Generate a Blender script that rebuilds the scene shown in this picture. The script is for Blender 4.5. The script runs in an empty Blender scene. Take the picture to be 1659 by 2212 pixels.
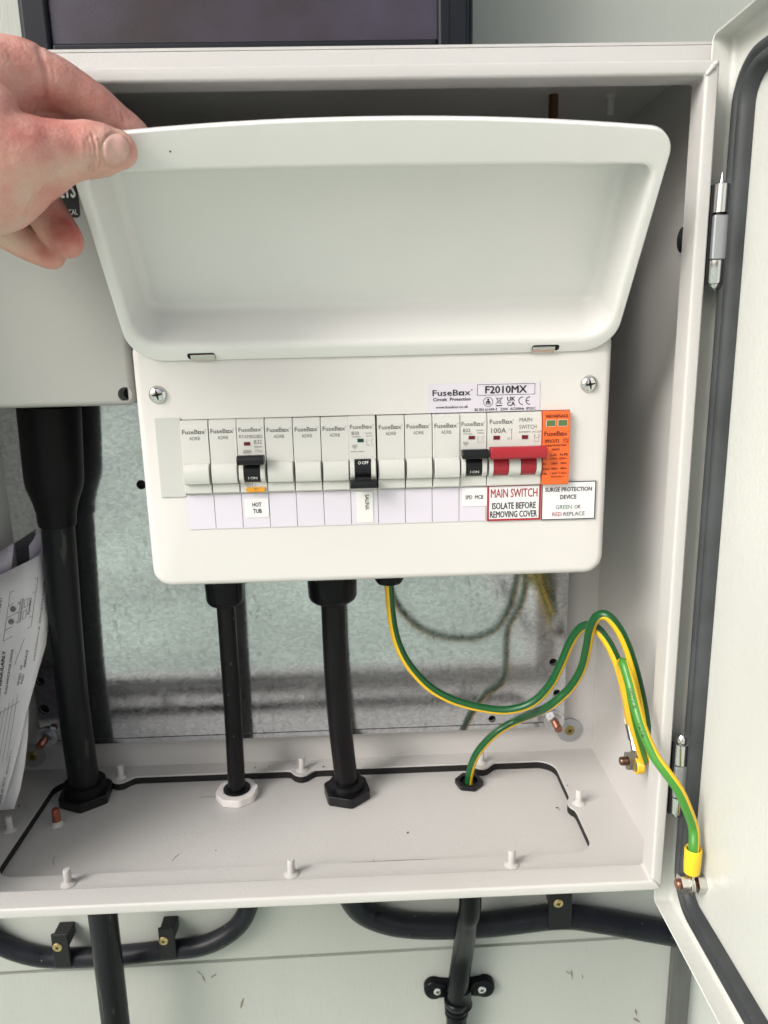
import bpy, bmesh, math, random
from mathutils import Vector, Matrix, noise
from mathutils.bvhtree import BVHTree
random.seed(7)
S = bpy.context.scene
COL = S.collection
# ------------------------------------------------------------------ camera
CAMP = Vector((0.0142, -0.4886, 0.1384))
RT = Vector((0.9992, -0.0342, -0.0226)); UP = Vector((0.0298, 0.2278, 0.9733)); FW = Vector((0.0282, 0.9731, -0.2286))
RT.normalize(); FW.normalize(); UP = RT.cross(FW).normalized(); RT = FW.cross(UP).normalized()
FPX, IW, IH = 1643.39, 1659.0, 2212.0
cam = bpy.data.cameras.new('camera'); camo = bpy.data.objects.new('camera', cam); COL.objects.link(camo)
camo.matrix_world = Matrix(((RT.x, UP.x, -FW.x, CAMP.x), (RT.y, UP.y, -FW.y, CAMP.y), (RT.z, UP.z, -FW.z, CAMP.z), (0, 0, 0, 1)))
cam.sensor_fit = 'HORIZONTAL'; cam.sensor_width = 36.0; cam.lens = 36.0 * FPX / IW
cam.clip_start = 0.02; cam.clip_end = 200.0
cam.dof.use_dof = True; cam.dof.focus_distance = 0.50; cam.dof.aperture_fstop = (cam.lens * 0.001) / 0.0017
S.camera = camo
# ------------------------------------------------------------------ daylight
SUN_EL, SUN_AZ = 36.0, 234.0          # azimuth: compass degrees, +Y = 0, clockwise (the light falls from the front left)
w = bpy.data.worlds.new('World'); S.world = w; w.use_nodes = True
nt = w.node_tree; nt.nodes.clear()
sky = nt.nodes.new('ShaderNodeTexSky'); sky.sky_type = 'NISHITA'; sky.sun_disc = False
sky.sun_elevation = math.radians(SUN_EL); sky.sun_rotation = math.radians(SUN_AZ)
sky.air_density = 1.0; sky.dust_density = 6.0; sky.ozone_density = 1.0
hs = nt.nodes.new('ShaderNodeHueSaturation'); hs.inputs['Saturation'].default_value = 0.5
bg = nt.nodes.new('ShaderNodeBackground'); bg.inputs['Strength'].default_value = 0.09
wo = nt.nodes.new('ShaderNodeOutputWorld')
nt.links.new(sky.outputs[0], hs.inputs['Color']); nt.links.new(hs.outputs[0], bg.inputs[0]); nt.links.new(bg.outputs[0], wo.inputs[0])
sun = bpy.data.lights.new('sun', 'SUN'); sun.energy = 1.25; sun.angle = math.radians(30); sun.color = (1.0, 0.965, 0.94)
suno = bpy.data.objects.new('sun', sun); COL.objects.link(suno)
az, el = math.radians(SUN_AZ), math.radians(SUN_EL)
sd = Vector((math.sin(az) * math.cos(el), math.cos(az) * math.cos(el), math.sin(el)))
suno.rotation_euler = sd.to_track_quat('Z', 'Y').to_euler()
S.view_settings.view_transform = 'Standard'; S.view_settings.look = 'None'; S.view_settings.exposure = 0.72; S.view_settings.gamma = 1.0
S.view_settings.use_curve_mapping = False
S.cycles.max_bounces = 8; S.cycles.diffuse_bounces = 2; S.cycles.glossy_bounces = 4; S.cycles.use_denoising = True
S.cycles.sample_clamp_indirect = 4.0

# ------------------------------------------------------------------ sight lines of the photograph -> points of the place
def ray(x, y): return FW + RT * ((x - IW / 2) / FPX) - UP * ((y - IH / 2) / FPX)
def onY(x, y, Y): d = ray(x, y); return CAMP + d * ((Y - CAMP.y) / d.y)
def onZ(x, y, Z): d = ray(x, y); return CAMP + d * ((Z - CAMP.z) / d.z)
def onX(x, y, X): d = ray(x, y); return CAMP + d * ((X - CAMP.x) / d.x)
def atd(x, y, D): return CAMP + ray(x, y) * D
def pix(p):
    d = p - CAMP; z = d.dot(FW); return IW / 2 + FPX * d.dot(RT) / z, IH / 2 - FPX * d.dot(UP) / z

# ------------------------------------------------------------------ materials
MATS = {}
def lin(c):
    return tuple((v / 12.92 if v <= 0.04045 else ((v + 0.055) / 1.055) ** 2.4) for v in c)
def mat(name, col, rough=0.5, metal=0.0, bump=0.0, bscale=900.0, var=0.0, vscale=12.0, spec=0.5, coat=0.0, rvar=0.0,
        sss=0.0, specks=0.0, speckcol=(0.02, 0.02, 0.02), speckscale=300.0, stretch=None):
    m = bpy.data.materials.new(name); m.use_nodes = True; n = m.node_tree; b = n.nodes['Principled BSDF']
    L = n.links.new
    b.inputs['Base Color'].default_value = (*col, 1); b.inputs['Roughness'].default_value = rough; b.inputs['Metallic'].default_value = metal
    b.inputs['Specular IOR Level'].default_value = spec; b.inputs['Coat Weight'].default_value = coat; b.inputs['Coat Roughness'].default_value = 0.12
    tc = n.nodes.new('ShaderNodeTexCoord'); src = tc.outputs['Object']
    if stretch:
        mp = n.nodes.new('ShaderNodeMapping'); mp.inputs['Scale'].default_value = stretch; L(src, mp.inputs['Vector']); src = mp.outputs[0]
    cur = None
    if var > 0:
        t = n.nodes.new('ShaderNodeTexNoise'); t.inputs['Scale'].default_value = vscale; t.inputs['Detail'].default_value = 6; L(src, t.inputs['Vector'])
        r = n.nodes.new('ShaderNodeMapRange'); r.inputs[1].default_value = 0.3; r.inputs[2].default_value = 0.7
        r.inputs[3].default_value = 1 - var; r.inputs[4].default_value = 1 + var; L(t.outputs[0], r.inputs[0])
        mx = n.nodes.new('ShaderNodeVectorMath'); mx.operation = 'SCALE'; mx.inputs[0].default_value = col; L(r.outputs[0], mx.inputs['Scale'])
        cur = mx.outputs[0]
        if rvar > 0:
            r2 = n.nodes.new('ShaderNodeMapRange'); r2.inputs[1].default_value = 0.3; r2.inputs[2].default_value = 0.7
            r2.inputs[3].default_value = max(0.02, rough - rvar); r2.inputs[4].default_value = rough + rvar
            L(t.outputs[0], r2.inputs[0]); L(r2.outputs[0], b.inputs['Roughness'])
    if specks > 0:
        t = n.nodes.new('ShaderNodeTexNoise'); t.inputs['Scale'].default_value = speckscale; t.inputs['Detail'].default_value = 2; L(src, t.inputs['Vector'])
        r = n.nodes.new('ShaderNodeMapRange'); r.inputs[1].default_value = 1 - specks; r.inputs[2].default_value = 1 - specks + 0.04; L(t.outputs[0], r.inputs[0])
        mx = n.nodes.new('ShaderNodeMix'); mx.data_type = 'RGBA'; L(r.outputs[0], mx.inputs['Factor'])
        if cur: L(cur, mx.inputs[6])
        else: mx.inputs[6].default_value = (*col, 1)
        mx.inputs[7].default_value = (*speckcol, 1); cur = mx.outputs[2]
    if cur: L(cur, b.inputs['Base Color'])
    if bump > 0:
        t = n.nodes.new('ShaderNodeTexNoise'); t.inputs['Scale'].default_value = bscale; t.inputs['Detail'].default_value = 3; L(src, t.inputs['Vector'])
        bp = n.nodes.new('ShaderNodeBump'); bp.inputs['Strength'].default_value = bump; bp.inputs['Distance'].default_value = 0.0006; L(t.outputs[0], bp.inputs['Height'])
        L(bp.outputs[0], b.inputs['Normal'])
    if sss > 0:
        b.inputs['Subsurface Weight'].default_value = sss; b.inputs['Subsurface Radius'].default_value = (0.006, 0.0025, 0.0015); b.inputs['Subsurface Scale'].default_value = 1.0
    MATS[name] = m; return m
# paints and plastics
mat('cabinet_paint', (0.56, 0.55, 0.535), 0.38, bump=0.3, bscale=520, var=0.03, vscale=9, specks=0.19, speckcol=(0.22, 0.2, 0.18), speckscale=420)
mat('door_paint', (0.60, 0.615, 0.58), 0.30, bump=0.5, bscale=330, var=0.03, vscale=7)
mat('unit_paint', (0.715, 0.695, 0.675), 0.27, bump=0.08, bscale=1500, var=0.014, vscale=20, rvar=0.0)
mat('lid_paint_lit', (0.82, 0.812, 0.80), 0.17, bump=0.03, bscale=1500, var=0.012, vscale=20)  # cover paint again, stronger light put into the lid's colour
mat('grey_plastic', (0.375, 0.38, 0.36), 0.33, bump=0.05, bscale=1700, var=0.03, vscale=16)
mat('white_plastic', (0.62, 0.62, 0.59), 0.36, bump=0.04, bscale=2500)
mat('blank_strip_plastic', (0.56, 0.57, 0.54), 0.4)
mat('black_plastic', (0.007, 0.0075, 0.009), 0.34, spec=0.35, bump=0.1, bscale=1500)
mat('black_gloss', (0.005, 0.0055, 0.007), 0.24, spec=0.16)
mat('black_sheath', (0.006, 0.006, 0.007), 0.38, spec=0.22, var=0.3, vscale=60, rvar=0.1, specks=0.27, speckcol=(0.13, 0.13, 0.125), speckscale=330, stretch=(1, 1, 0.3))
mat('grey_conduit', (0.011, 0.012, 0.014), 0.38, spec=0.2, var=0.5, vscale=45, rvar=0.12, specks=0.36, speckcol=(0.042, 0.041, 0.037), speckscale=200, stretch=(1, 1.3, 0.13), bump=0.25, bscale=200)
mat('heat_shrink', (0.004, 0.004, 0.005), 0.45, spec=0.18, bump=0.3, bscale=70)
mat('wall_cable', (0.010, 0.011, 0.016), 0.35, spec=0.28, var=0.3, vscale=40, rvar=0.09, specks=0.27, speckcol=(0.2, 0.2, 0.19), speckscale=260)
mat('rubber_seal', (0.040, 0.045, 0.048), 0.55, bump=0.25, bscale=300, var=0.35, vscale=30, specks=0.24, speckcol=(0.16, 0.17, 0.16), speckscale=500)
mat('black_rubber', (0.006, 0.006, 0.006), 0.7)
mat('dark_gap', (0.004, 0.004, 0.004), 0.9)
mat('white_nylon', (0.84, 0.80, 0.79), 0.5, var=0.04, vscale=120, specks=0.28, speckcol=(0.4, 0.33, 0.3), speckscale=260)
mat('red_plastic', (0.36, 0.016, 0.028), 0.3, bump=0.04, bscale=1500)
mat('dark_red', (0.13, 0.006, 0.012), 0.25)
mat('dark_green', (0.006, 0.045, 0.035), 0.25)
mat('flag_green', (0.10, 0.17, 0.055), 0.3)
mat('orange_plastic', (0.86, 0.135, 0.022), 0.4, bump=0.04, bscale=1500)
mat('amber_plastic', (0.70, 0.33, 0.035), 0.35)
mat('amber_dark', (0.38, 0.15, 0.015), 0.35)
mat('ink_grey', (0.15, 0.145, 0.14), 0.6)
mat('ink_black', (0.012, 0.012, 0.014), 0.5)
mat('ink_white', (0.72, 0.74, 0.74), 0.5)
mat('ink_red', (0.36, 0.012, 0.022), 0.5)
mat('ink_green', (0.04, 0.20, 0.10), 0.5)
mat('ink_orange_dark', (0.10, 0.016, 0.006), 0.5)
mat('label_lilac', (0.70, 0.66, 0.745), 0.4)
mat('label_white', (0.79, 0.78, 0.80), 0.34)
mat('tape_white', (0.78, 0.78, 0.76), 0.3)
mat('paper', (0.80, 0.78, 0.80), 0.75, var=0.03, vscale=30)
mat('paper_lilac', (0.58, 0.52, 0.62), 0.75)
mat('sticker_black', (0.016, 0.016, 0.018), 0.4)
mat('chrome', (0.72, 0.72, 0.72), 0.16, metal=1.0)
mat('nickel', (0.60, 0.58, 0.54), 0.26, metal=1.0, bump=0.1, bscale=900)
mat('zinc', (0.62, 0.63, 0.64), 0.28, metal=1.0, var=0.1, vscale=250)
mat('zinc_washer', (0.42, 0.44, 0.46), 0.42, metal=0.6)
mat('brass', (0.60, 0.45, 0.22), 0.28, metal=1.0)
mat('brass_dull', (0.34, 0.28, 0.10), 0.4, metal=0.9)
mat('copper', (0.30, 0.135, 0.095), 0.34, metal=0.85, var=0.25, vscale=300)
mat('copper_red', (0.30, 0.085, 0.05), 0.4, metal=0.5, var=0.25, vscale=300)
mat('bronze_shaded_copper', (0.20, 0.12, 0.08), 0.32, metal=0.9)
mat('boot_yellow', (0.84, 0.54, 0.02), 0.38)
mat('wall_board', (0.44, 0.46, 0.425), 0.5, bump=0.35, bscale=420, var=0.06, vscale=5, stretch=(1, 1, 0.22))
mat('board_edge', (0.33, 0.36, 0.30), 0.6, var=0.06, vscale=8)
mat('wall_panel', (0.50, 0.52, 0.47), 0.45, bump=0.3, bscale=500, var=0.04, vscale=6, specks=0.235, speckcol=(0.14, 0.13, 0.12), speckscale=230)
mat('strip_grey', (0.115, 0.118, 0.112), 0.75, var=0.5, vscale=26, bump=0.6, bscale=160, stretch=(1, 1, 0.12))
mat('mud', (0.22, 0.19, 0.14), 0.85)
mat('debris', (0.012, 0.010, 0.010), 0.8)
mat('frame_black', (0.010, 0.012, 0.017), 0.42, spec=0.25)
mat('bounce_ground', (0.50, 0.585, 0.50), 0.9, var=0.5, vscale=0.7)  # unseen ground, made pale green to bounce light up into the lid

def node_mat(name):
    m = bpy.data.materials.new(name); m.use_nodes = True; MATS[name] = m
    return m, m.node_tree, m.node_tree.nodes['Principled BSDF']
# galvanised sheet: spangled zinc with streaks
m, n, b = node_mat('galvanised'); L = n.links.new
b.inputs['Metallic'].default_value = 0.95
tc = n.nodes.new('ShaderNodeTexCoord'); mp = n.nodes.new('ShaderNodeMapping'); mp.inputs['Scale'].default_value = (1, 1, 1.5); L(tc.outputs['Object'], mp.inputs[0])
nz = n.nodes.new('ShaderNodeTexNoise'); nz.inputs['Scale'].default_value = 55; nz.inputs['Detail'].default_value = 5; L(mp.outputs[0], nz.inputs['Vector'])
dv = n.nodes.new('ShaderNodeMix'); dv.data_type = 'RGBA'; dv.inputs['Factor'].default_value = 0.02; L(mp.outputs[0], dv.inputs[6]); L(nz.outputs['Color'], dv.inputs[7])
vo = n.nodes.new('ShaderNodeTexVoronoi'); vo.inputs['Scale'].default_value = 330; L(dv.outputs[2], vo.inputs['Vector'])
sx = n.nodes.new('ShaderNodeSeparateColor'); L(vo.outputs['Color'], sx.inputs[0])
rr = n.nodes.new('ShaderNodeMapRange'); rr.inputs[3].default_value = 0.09; rr.inputs[4].default_value = 0.14; L(sx.outputs[0], rr.inputs[0]); 
n2 = n.nodes.new('ShaderNodeTexNoise'); n2.inputs['Scale'].default_value = 9; n2.inputs['Detail'].default_value = 4; L(mp.outputs[0], n2.inputs['Vector'])
ad = n.nodes.new('ShaderNodeMath'); ad.operation = 'MULTIPLY_ADD'; ad.inputs[1].default_value = 0.14; L(n2.outputs[0], ad.inputs[0]); L(rr.outputs[0], ad.inputs[2])
sb = n.nodes.new('ShaderNodeMath'); sb.operation = 'SUBTRACT'; sb.inputs[1].default_value = 0.07; L(ad.outputs[0], sb.inputs[0]); L(sb.outputs[0], b.inputs['Roughness'])
cr = n.nodes.new('ShaderNodeValToRGB'); cr.color_ramp.elements[0].color = (0.45, 0.465, 0.48, 1); cr.color_ramp.elements[1].color = (0.60, 0.615, 0.635, 1); L(sx.outputs[1], cr.inputs[0])
# dark scratchy flecks
mp3 = n.nodes.new('ShaderNodeMapping'); mp3.inputs['Scale'].default_value = (1, 1, 0.38); mp3.inputs['Rotation'].default_value = (0, 0.25, 0); L(tc.outputs['Object'], mp3.inputs[0])
n3 = n.nodes.new('ShaderNodeTexNoise'); n3.inputs['Scale'].default_value = 260; n3.inputs['Detail'].default_value = 5; L(mp3.outputs[0], n3.inputs['Vector'])
n4 = n.nodes.new('ShaderNodeTexNoise'); n4.inputs['Scale'].default_value = 16; n4.inputs['Detail'].default_value = 2; L(tc.outputs['Object'], n4.inputs['Vector'])
m4 = n.nodes.new('ShaderNodeMapRange'); m4.inputs[1].default_value = 0.45; m4.inputs[2].default_value = 0.65; m4.inputs[3].default_value = 0.0; m4.inputs[4].default_value = 0.5; L(n4.outputs[0], m4.inputs[0])
r4 = n.nodes.new('ShaderNodeMapRange'); r4.inputs[1].default_value = 0.56; r4.inputs[2].default_value = 0.66; L(n3.outputs[0], r4.inputs[0])
r3 = n.nodes.new('ShaderNodeMath'); r3.operation = 'MULTIPLY'; L(r4.outputs[0], r3.inputs[0]); L(m4.outputs[0], r3.inputs[1])
mx = n.nodes.new('ShaderNodeMix'); mx.data_type = 'RGBA'; L(r3.outputs[0], mx.inputs['Factor']); L(cr.outputs[0], mx.inputs[6]); mx.inputs[7].default_value = (0.22, 0.23, 0.23, 1); L(mx.outputs[2], b.inputs['Base Color'])
ge = n.nodes.new('ShaderNodeNewGeometry'); vm = n.nodes.new('ShaderNodeVectorMath'); vm.operation = 'SUBTRACT'; L(vo.outputs['Color'], vm.inputs[0]); vm.inputs[1].default_value = (0.5, 0.5, 0.5)
vs_ = n.nodes.new('ShaderNodeVectorMath'); vs_.operation = 'SCALE'; vs_.inputs['Scale'].default_value = 0.006; L(vm.outputs[0], vs_.inputs[0])
va = n.nodes.new('ShaderNodeVectorMath'); va.operation = 'ADD'; L(ge.outputs['Normal'], va.inputs[0]); L(vs_.outputs[0], va.inputs[1])
vn = n.nodes.new('ShaderNodeVectorMath'); vn.operation = 'NORMALIZE'; L(va.outputs[0], vn.inputs[0]); L(vn.outputs[0], b.inputs['Normal'])
# green and yellow earth insulation: the stripe runs along the sheath
def earth(name, y0, y1, green, print_on):
    m, n, b = node_mat(name); L = n.links.new
    b.inputs['Roughness'].default_value = 0.32
    uv = n.nodes.new('ShaderNodeUVMap'); sp = n.nodes.new('ShaderNodeSeparateXYZ'); L(uv.outputs[0], sp.inputs[0])
    a = n.nodes.new('ShaderNodeMath'); a.operation = 'GREATER_THAN'; a.inputs[1].default_value = y0; L(sp.outputs[0], a.inputs[0])
    c = n.nodes.new('ShaderNodeMath'); c.operation = 'LESS_THAN'; c.inputs[1].default_value = y1; L(sp.outputs[0], c.inputs[0])
    k = n.nodes.new('ShaderNodeMath'); k.operation = 'MULTIPLY'; L(a.outputs[0], k.inputs[0]); L(c.outputs[0], k.inputs[1])
    mx = n.nodes.new('ShaderNodeMix'); mx.data_type = 'RGBA'; L(k.outputs[0], mx.inputs['Factor'])
    mx.inputs[6].default_value = (*green, 1); mx.inputs[7].default_value = (0.80, 0.50, 0.015, 1); L(mx.outputs[2], b.inputs['Base Color'])
earth('earth_sheath', 0.02, 0.46, (0.006, 0.085, 0.022), False)
earth('earth_sheath_bright', 0.56, 0.95, (0.055, 0.24, 0.030), True)
# tinted pane with a frosted grain
m, n, b = node_mat('tinted_pane'); L = n.links.new
b.inputs['Base Color'].default_value = (0.045, 0.032, 0.042, 1); b.inputs['Roughness'].default_value = 0.22; b.inputs['Specular IOR Level'].default_value = 0.6
tc = n.nodes.new('ShaderNodeTexCoord'); nz = n.nodes.new('ShaderNodeTexNoise'); nz.inputs['Scale'].default_value = 900; nz.inputs['Detail'].default_value = 4; L(tc.outputs['Object'], nz.inputs['Vector'])
bp = n.nodes.new('ShaderNodeBump'); bp.inputs['Strength'].default_value = 0.16; bp.inputs['Distance'].default_value = 0.0006; L(nz.outputs[0], bp.inputs['Height']); L(bp.outputs[0], b.inputs['Normal'])
n2 = n.nodes.new('ShaderNodeTexNoise'); n2.inputs['Scale'].default_value = 14; n2.inputs['Detail'].default_value = 3; L(tc.outputs['Object'], n2.inputs['Vector'])
cr = n.nodes.new('ShaderNodeValToRGB'); cr.color_ramp.elements[0].position = 0.35; cr.color_ramp.elements[0].color = (0.030, 0.019, 0.022, 1); cr.color_ramp.elements[1].position = 0.7; cr.color_ramp.elements[1].color = (0.055, 0.046, 0.075, 1)
L(n2.outputs[0], cr.inputs[0]); L(cr.outputs[0], b.inputs['Base Color'])
# skin
m, n, b = node_mat('skin'); L = n.links.new
at = n.nodes.new('ShaderNodeAttribute'); at.attribute_name = 'tone'
tc = n.nodes.new('ShaderNodeTexCoord'); nz = n.nodes.new('ShaderNodeTexNoise'); nz.inputs['Scale'].default_value = 70; nz.inputs['Detail'].default_value = 4; L(tc.outputs['Object'], nz.inputs['Vector'])
ma = n.nodes.new('ShaderNodeMath'); ma.operation = 'MULTIPLY_ADD'; ma.inputs[1].default_value = 1.3; ma.inputs[2].default_value = -0.60; L(nz.outputs[0], ma.inputs[0])
m2 = n.nodes.new('ShaderNodeMath'); m2.operation = 'ADD'; m2.use_clamp = True; L(ma.outputs[0], m2.inputs[0]); L(at.outputs['Fac'], m2.inputs[1])
cr = n.nodes.new('ShaderNodeValToRGB'); cr.color_ramp.elements[0].color = (0.66, 0.45, 0.365, 1); cr.color_ramp.elements[1].color = (0.50, 0.135, 0.115, 1)
e = cr.color_ramp.elements.new(0.35); e.color = (0.66, 0.345, 0.285, 1)
L(m2.outputs[0], cr.inputs[0]); L(cr.outputs[0], b.inputs['Base Color'])
b.inputs['Roughness'].default_value = 0.48; b.inputs['Subsurface Weight'].default_value = 0.25; b.inputs['Subsurface Radius'].default_value = (0.006, 0.0022, 0.0012); b.inputs['Subsurface Scale'].default_value = 0.7
vz = n.nodes.new('ShaderNodeTexVoronoi'); vz.inputs['Scale'].default_value = 620; L(tc.outputs['Object'], vz.inputs['Vector'])
bp = n.nodes.new('ShaderNodeBump'); bp.inputs['Strength'].default_value = 0.4; bp.inputs['Distance'].default_value = 0.0005; L(vz.outputs['Distance'], bp.inputs['Height']); L(bp.outputs[0], b.inputs['Normal'])
mat('nail', (0.66, 0.40, 0.345), 0.25, var=0.06, vscale=200)

# ------------------------------------------------------------------ builders
class MB:
    def __init__(s): s.v = []; s.f = []; s.uv = {}
    def add(s, vs, fs):
        o = len(s.v); s.v += [tuple(p) for p in vs]; s.f += [tuple(i + o for i in q) for q in fs]; return s
    def box(s, x0, x1, y0, y1, z0, z1):
        return s.add([(x0, y0, z0), (x1, y0, z0), (x1, y1, z0), (x0, y1, z0), (x0, y0, z1), (x1, y0, z1), (x1, y1, z1), (x0, y1, z1)],
                     [(0, 3, 2, 1), (4, 5, 6, 7), (0, 1, 5, 4), (1, 2, 6, 5), (2, 3, 7, 6), (3, 0, 4, 7)])
    def lathe(s, c, ax, prof, n=24, hexa=None):      # prof: (radius, height along ax)
        c = Vector(c); ax = Vector(ax).normalized(); t = Vector((1, 0, 0)) if abs(ax.x) < 0.8 else Vector((0, 0, 1))
        u = ax.cross(t).normalized(); w_ = ax.cross(u)
        rings = []
        vs = []
        for r, h in prof:
            for i in range(n):
                a = 2 * math.pi * i / n
                vs.append(c + ax * h + (u * math.cos(a) + w_ * math.sin(a)) * r)
        fs = []
        for k in range(len(prof) - 1):
            for i in range(n):
                j = (i + 1) % n; fs.append((k * n + i, k * n + j, (k + 1) * n + j, (k + 1) * n + i))
        fs.append(tuple(range(n - 1, -1, -1))); fs.append(tuple((len(prof) - 1) * n + i for i in range(n)))
        return s.add(vs, fs)
    def ring(s, c, ax, ro, ri, h0, h1, n=32, no=None, rot=0.0):   # tube with a bore; no = sides of a nut
        c = Vector(c); ax = Vector(ax).normalized(); t = Vector((1, 0, 0)) if abs(ax.x) < 0.8 else Vector((0, 0, 1))
        u = ax.cross(t).normalized(); w_ = ax.cross(u); vs = []
        def R(a):
            if not no: return ro
            k = math.pi / no; q = (a - rot) % (2 * k) - k
            return ro / math.cos(q)
        for r, h in ((ri, h0), (R, h0), (R, h1), (ri, h1)):
            for i in range(n):
                a = 2 * math.pi * i / n; rad = r(a) if callable(r) else r
                vs.append(c + ax * h + (u * math.cos(a) + w_ * math.sin(a)) * rad)
        fs = []
        for k in range(4):
            for i in range(n):
                j = (i + 1) % n; k2 = (k + 1) % 4; fs.append((k * n + i, k * n + j, k2 * n + j, k2 * n + i))
        return s.add(vs, fs)
    def loft(s, loops, cap0=False, cap1=False, close=True):
        n = len(loops[0]); vs = [p for l in loops for p in l]; fs = []
        for k in range(len(loops) - 1):
            for i in range(n if close else n - 1):
                j = (i + 1) % n; fs.append((k * n + i, k * n + j, (k + 1) * n + j, (k + 1) * n + i))
        if cap0: fs.append(tuple(range(n - 1, -1, -1)))
        if cap1: fs.append(tuple((len(loops) - 1) * n + i for i in range(n)))
        return s.add(vs, fs)
    def tube(s, pts, rad, n=16, V=(0, -1, 0), cap=True, smooth=6):
        P = [Vector(p) for p in pts]
        if smooth > 1 and len(P) > 2: P, rad = catmull(P, rad, smooth)
        if not isinstance(rad, list): rad = [rad] * len(P)
        V = Vector(V); base = len(s.v); vs = []; fs = []; m = len(P); ln = 0
        for i in range(m):
            T = (P[min(i + 1, m - 1)] - P[max(i - 1, 0)]).normalized()
            B = T.cross(V)
            if B.length < 1e-4: B = T.cross(Vector((0.3, 0.1, 1)))
            B.normalize(); A = B.cross(T).normalized()
            if A.dot(V) < 0: A = -A
            for j in range(n):
                a = 2 * math.pi * j / n
                vs.append(P[i] + (A * math.cos(a) + B * math.sin(a)) * rad[i])
        for i in range(m - 1):
            for j in range(n):
                k = (j + 1) % n
                s.uv[len(s.f) + len(fs)] = [(j / n, i), ((j + 1) / n, i), ((j + 1) / n, i + 1), (j / n, i + 1)]
                fs.append((i * n + j, i * n + k, (i + 1) * n + k, (i + 1) * n + j))
        if cap: fs.append(tuple(range(n - 1, -1, -1))); fs.append(tuple((m - 1) * n + i for i in range(n)))
        return s.add(vs, fs)
    def build(s, name, m, parent=None, smooth=True, bevel=0.0, seg=2, sharp=40, fix=True):
        me = bpy.data.meshes.new(name); me.from_pydata(s.v, [], s.f)
        if s.uv:
            ul = me.uv_layers.new(name='UVMap')
            for fi, co in s.uv.items():
                p = me.polygons[fi]
                for k, li in enumerate(p.loop_indices): ul.data[li].uv = co[k]
        if fix:
            bm = bmesh.new(); bm.from_mesh(me); bmesh.ops.recalc_face_normals(bm, faces=bm.faces); bm.to_mesh(me); bm.free()
        return link(name, me, m, parent, smooth, bevel, seg, sharp)
def link(name, me, m, parent=None, smooth=True, bevel=0.0, seg=2, sharp=40):
    me.materials.append(MATS[m])
    if smooth and len(me.polygons):
        me.polygons.foreach_set('use_smooth', [True] * len(me.polygons))
        if not bevel: me.set_sharp_from_angle(angle=math.radians(sharp))
    o = bpy.data.objects.new(name, me); COL.objects.link(o)
    if bevel:
        md = o.modifiers.new('bevel', 'BEVEL'); md.width = bevel; md.segments = seg; md.limit_method = 'ANGLE'; md.angle_limit = math.radians(35); md.harden_normals = True
    if parent: own(o, parent)
    return o
def flatten_normals(o):
    wn = o.modifiers.new('weighted', 'WEIGHTED_NORMAL'); wn.keep_sharp = True; wn.weight = 80
    return o
def worldloc(o):
    l = Vector(o.location)
    while o.parent: o = o.parent; l += o.location
    return l
def own(o, parent):
    o.parent = parent; o.location = -worldloc(parent) if not parent.get('_local') else Vector((0, 0, 0))
def catmull(P, rad, k):
    out = []; ro = []; m = len(P)
    for i in range(m - 1):
        p0, p1, p2, p3 = P[max(i - 1, 0)], P[i], P[i + 1], P[min(i + 2, m - 1)]
        for j in range(k):
            t = j / k
            out.append(0.5 * ((2 * p1) + (p2 - p0) * t + (2 * p0 - 5 * p1 + 4 * p2 - p3) * t * t + (3 * p1 - p0 - 3 * p2 + p3) * t ** 3))
            if isinstance(rad, list): ro.append(rad[i] + (rad[i + 1] - rad[i]) * t)
    out.append(P[-1])
    if isinstance(rad, list): ro.append(rad[-1]); return out, ro
    return out, rad
def thing(name, label, cat, loc=(0, 0, 0), group=None, local=False):
    o = bpy.data.objects.new(name, None); COL.objects.link(o); o.location = loc; o.empty_display_size = 0.02
    o['label'] = label; o['category'] = cat
    if group: o['group'] = group
    if local: o['_local'] = 1
    return o
def tag(o, label, cat, group=None):
    o['label'] = label; o['category'] = cat
    if group: o['group'] = group
    return o
def structure(o): o['kind'] = 'structure'; return o
def rrect(x0, x1, z0, z1, rb, rt, arc=0.0, n=7, mtop=12):
    """rounded rectangle, counter-clockwise from bottom left; same count for every call"""
    hw = (x1 - x0) / 2; xc = (x0 + x1) / 2; pts = []
    def cor(cx, cz, r, a0):
        for i in range(n):
            a = a0 + (math.pi / 2) * i / (n - 1); pts.append((cx + r * math.cos(a), cz + r * math.sin(a)))
    cor(x0 + rb, z0 + rb, rb, math.pi); cor(x1 - rb, z0 + rb, rb, 1.5 * math.pi)
    cor(x1 - rt, z1 - rt, rt, 0)
    for i in range(1, mtop):
        pts.append((x1 - rt + (x0 + 2 * rt - x1) * i / mtop, z1))
    cor(x0 + rt, z1 - rt, rt, 0.5 * math.pi)
    if arc:
        pts = [(x, z + (arc * (1 - ((x - xc) / hw) ** 2) * max(0.0, (z - z0) / (z1 - z0)) ** 4)) for x, z in pts]
    return pts
def tri(outer, holes):
    bm = bmesh.new(); ed = []
    for lp in [outer] + holes:
        vs = [bm.verts.new((p[0], p[1], 0)) for p in lp]
        for i in range(len(vs)): ed.append(bm.edges.new((vs[i], vs[(i + 1) % len(vs)])))
    bmesh.ops.triangle_fill(bm, edges=ed, use_beauty=True, normal=(0, 0, 1))
    bm.verts.index_update(); V = [v.co.copy() for v in bm.verts]; F = [tuple(v.index for v in f.verts) for f in bm.faces]; bm.free()
    return V, F
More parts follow.
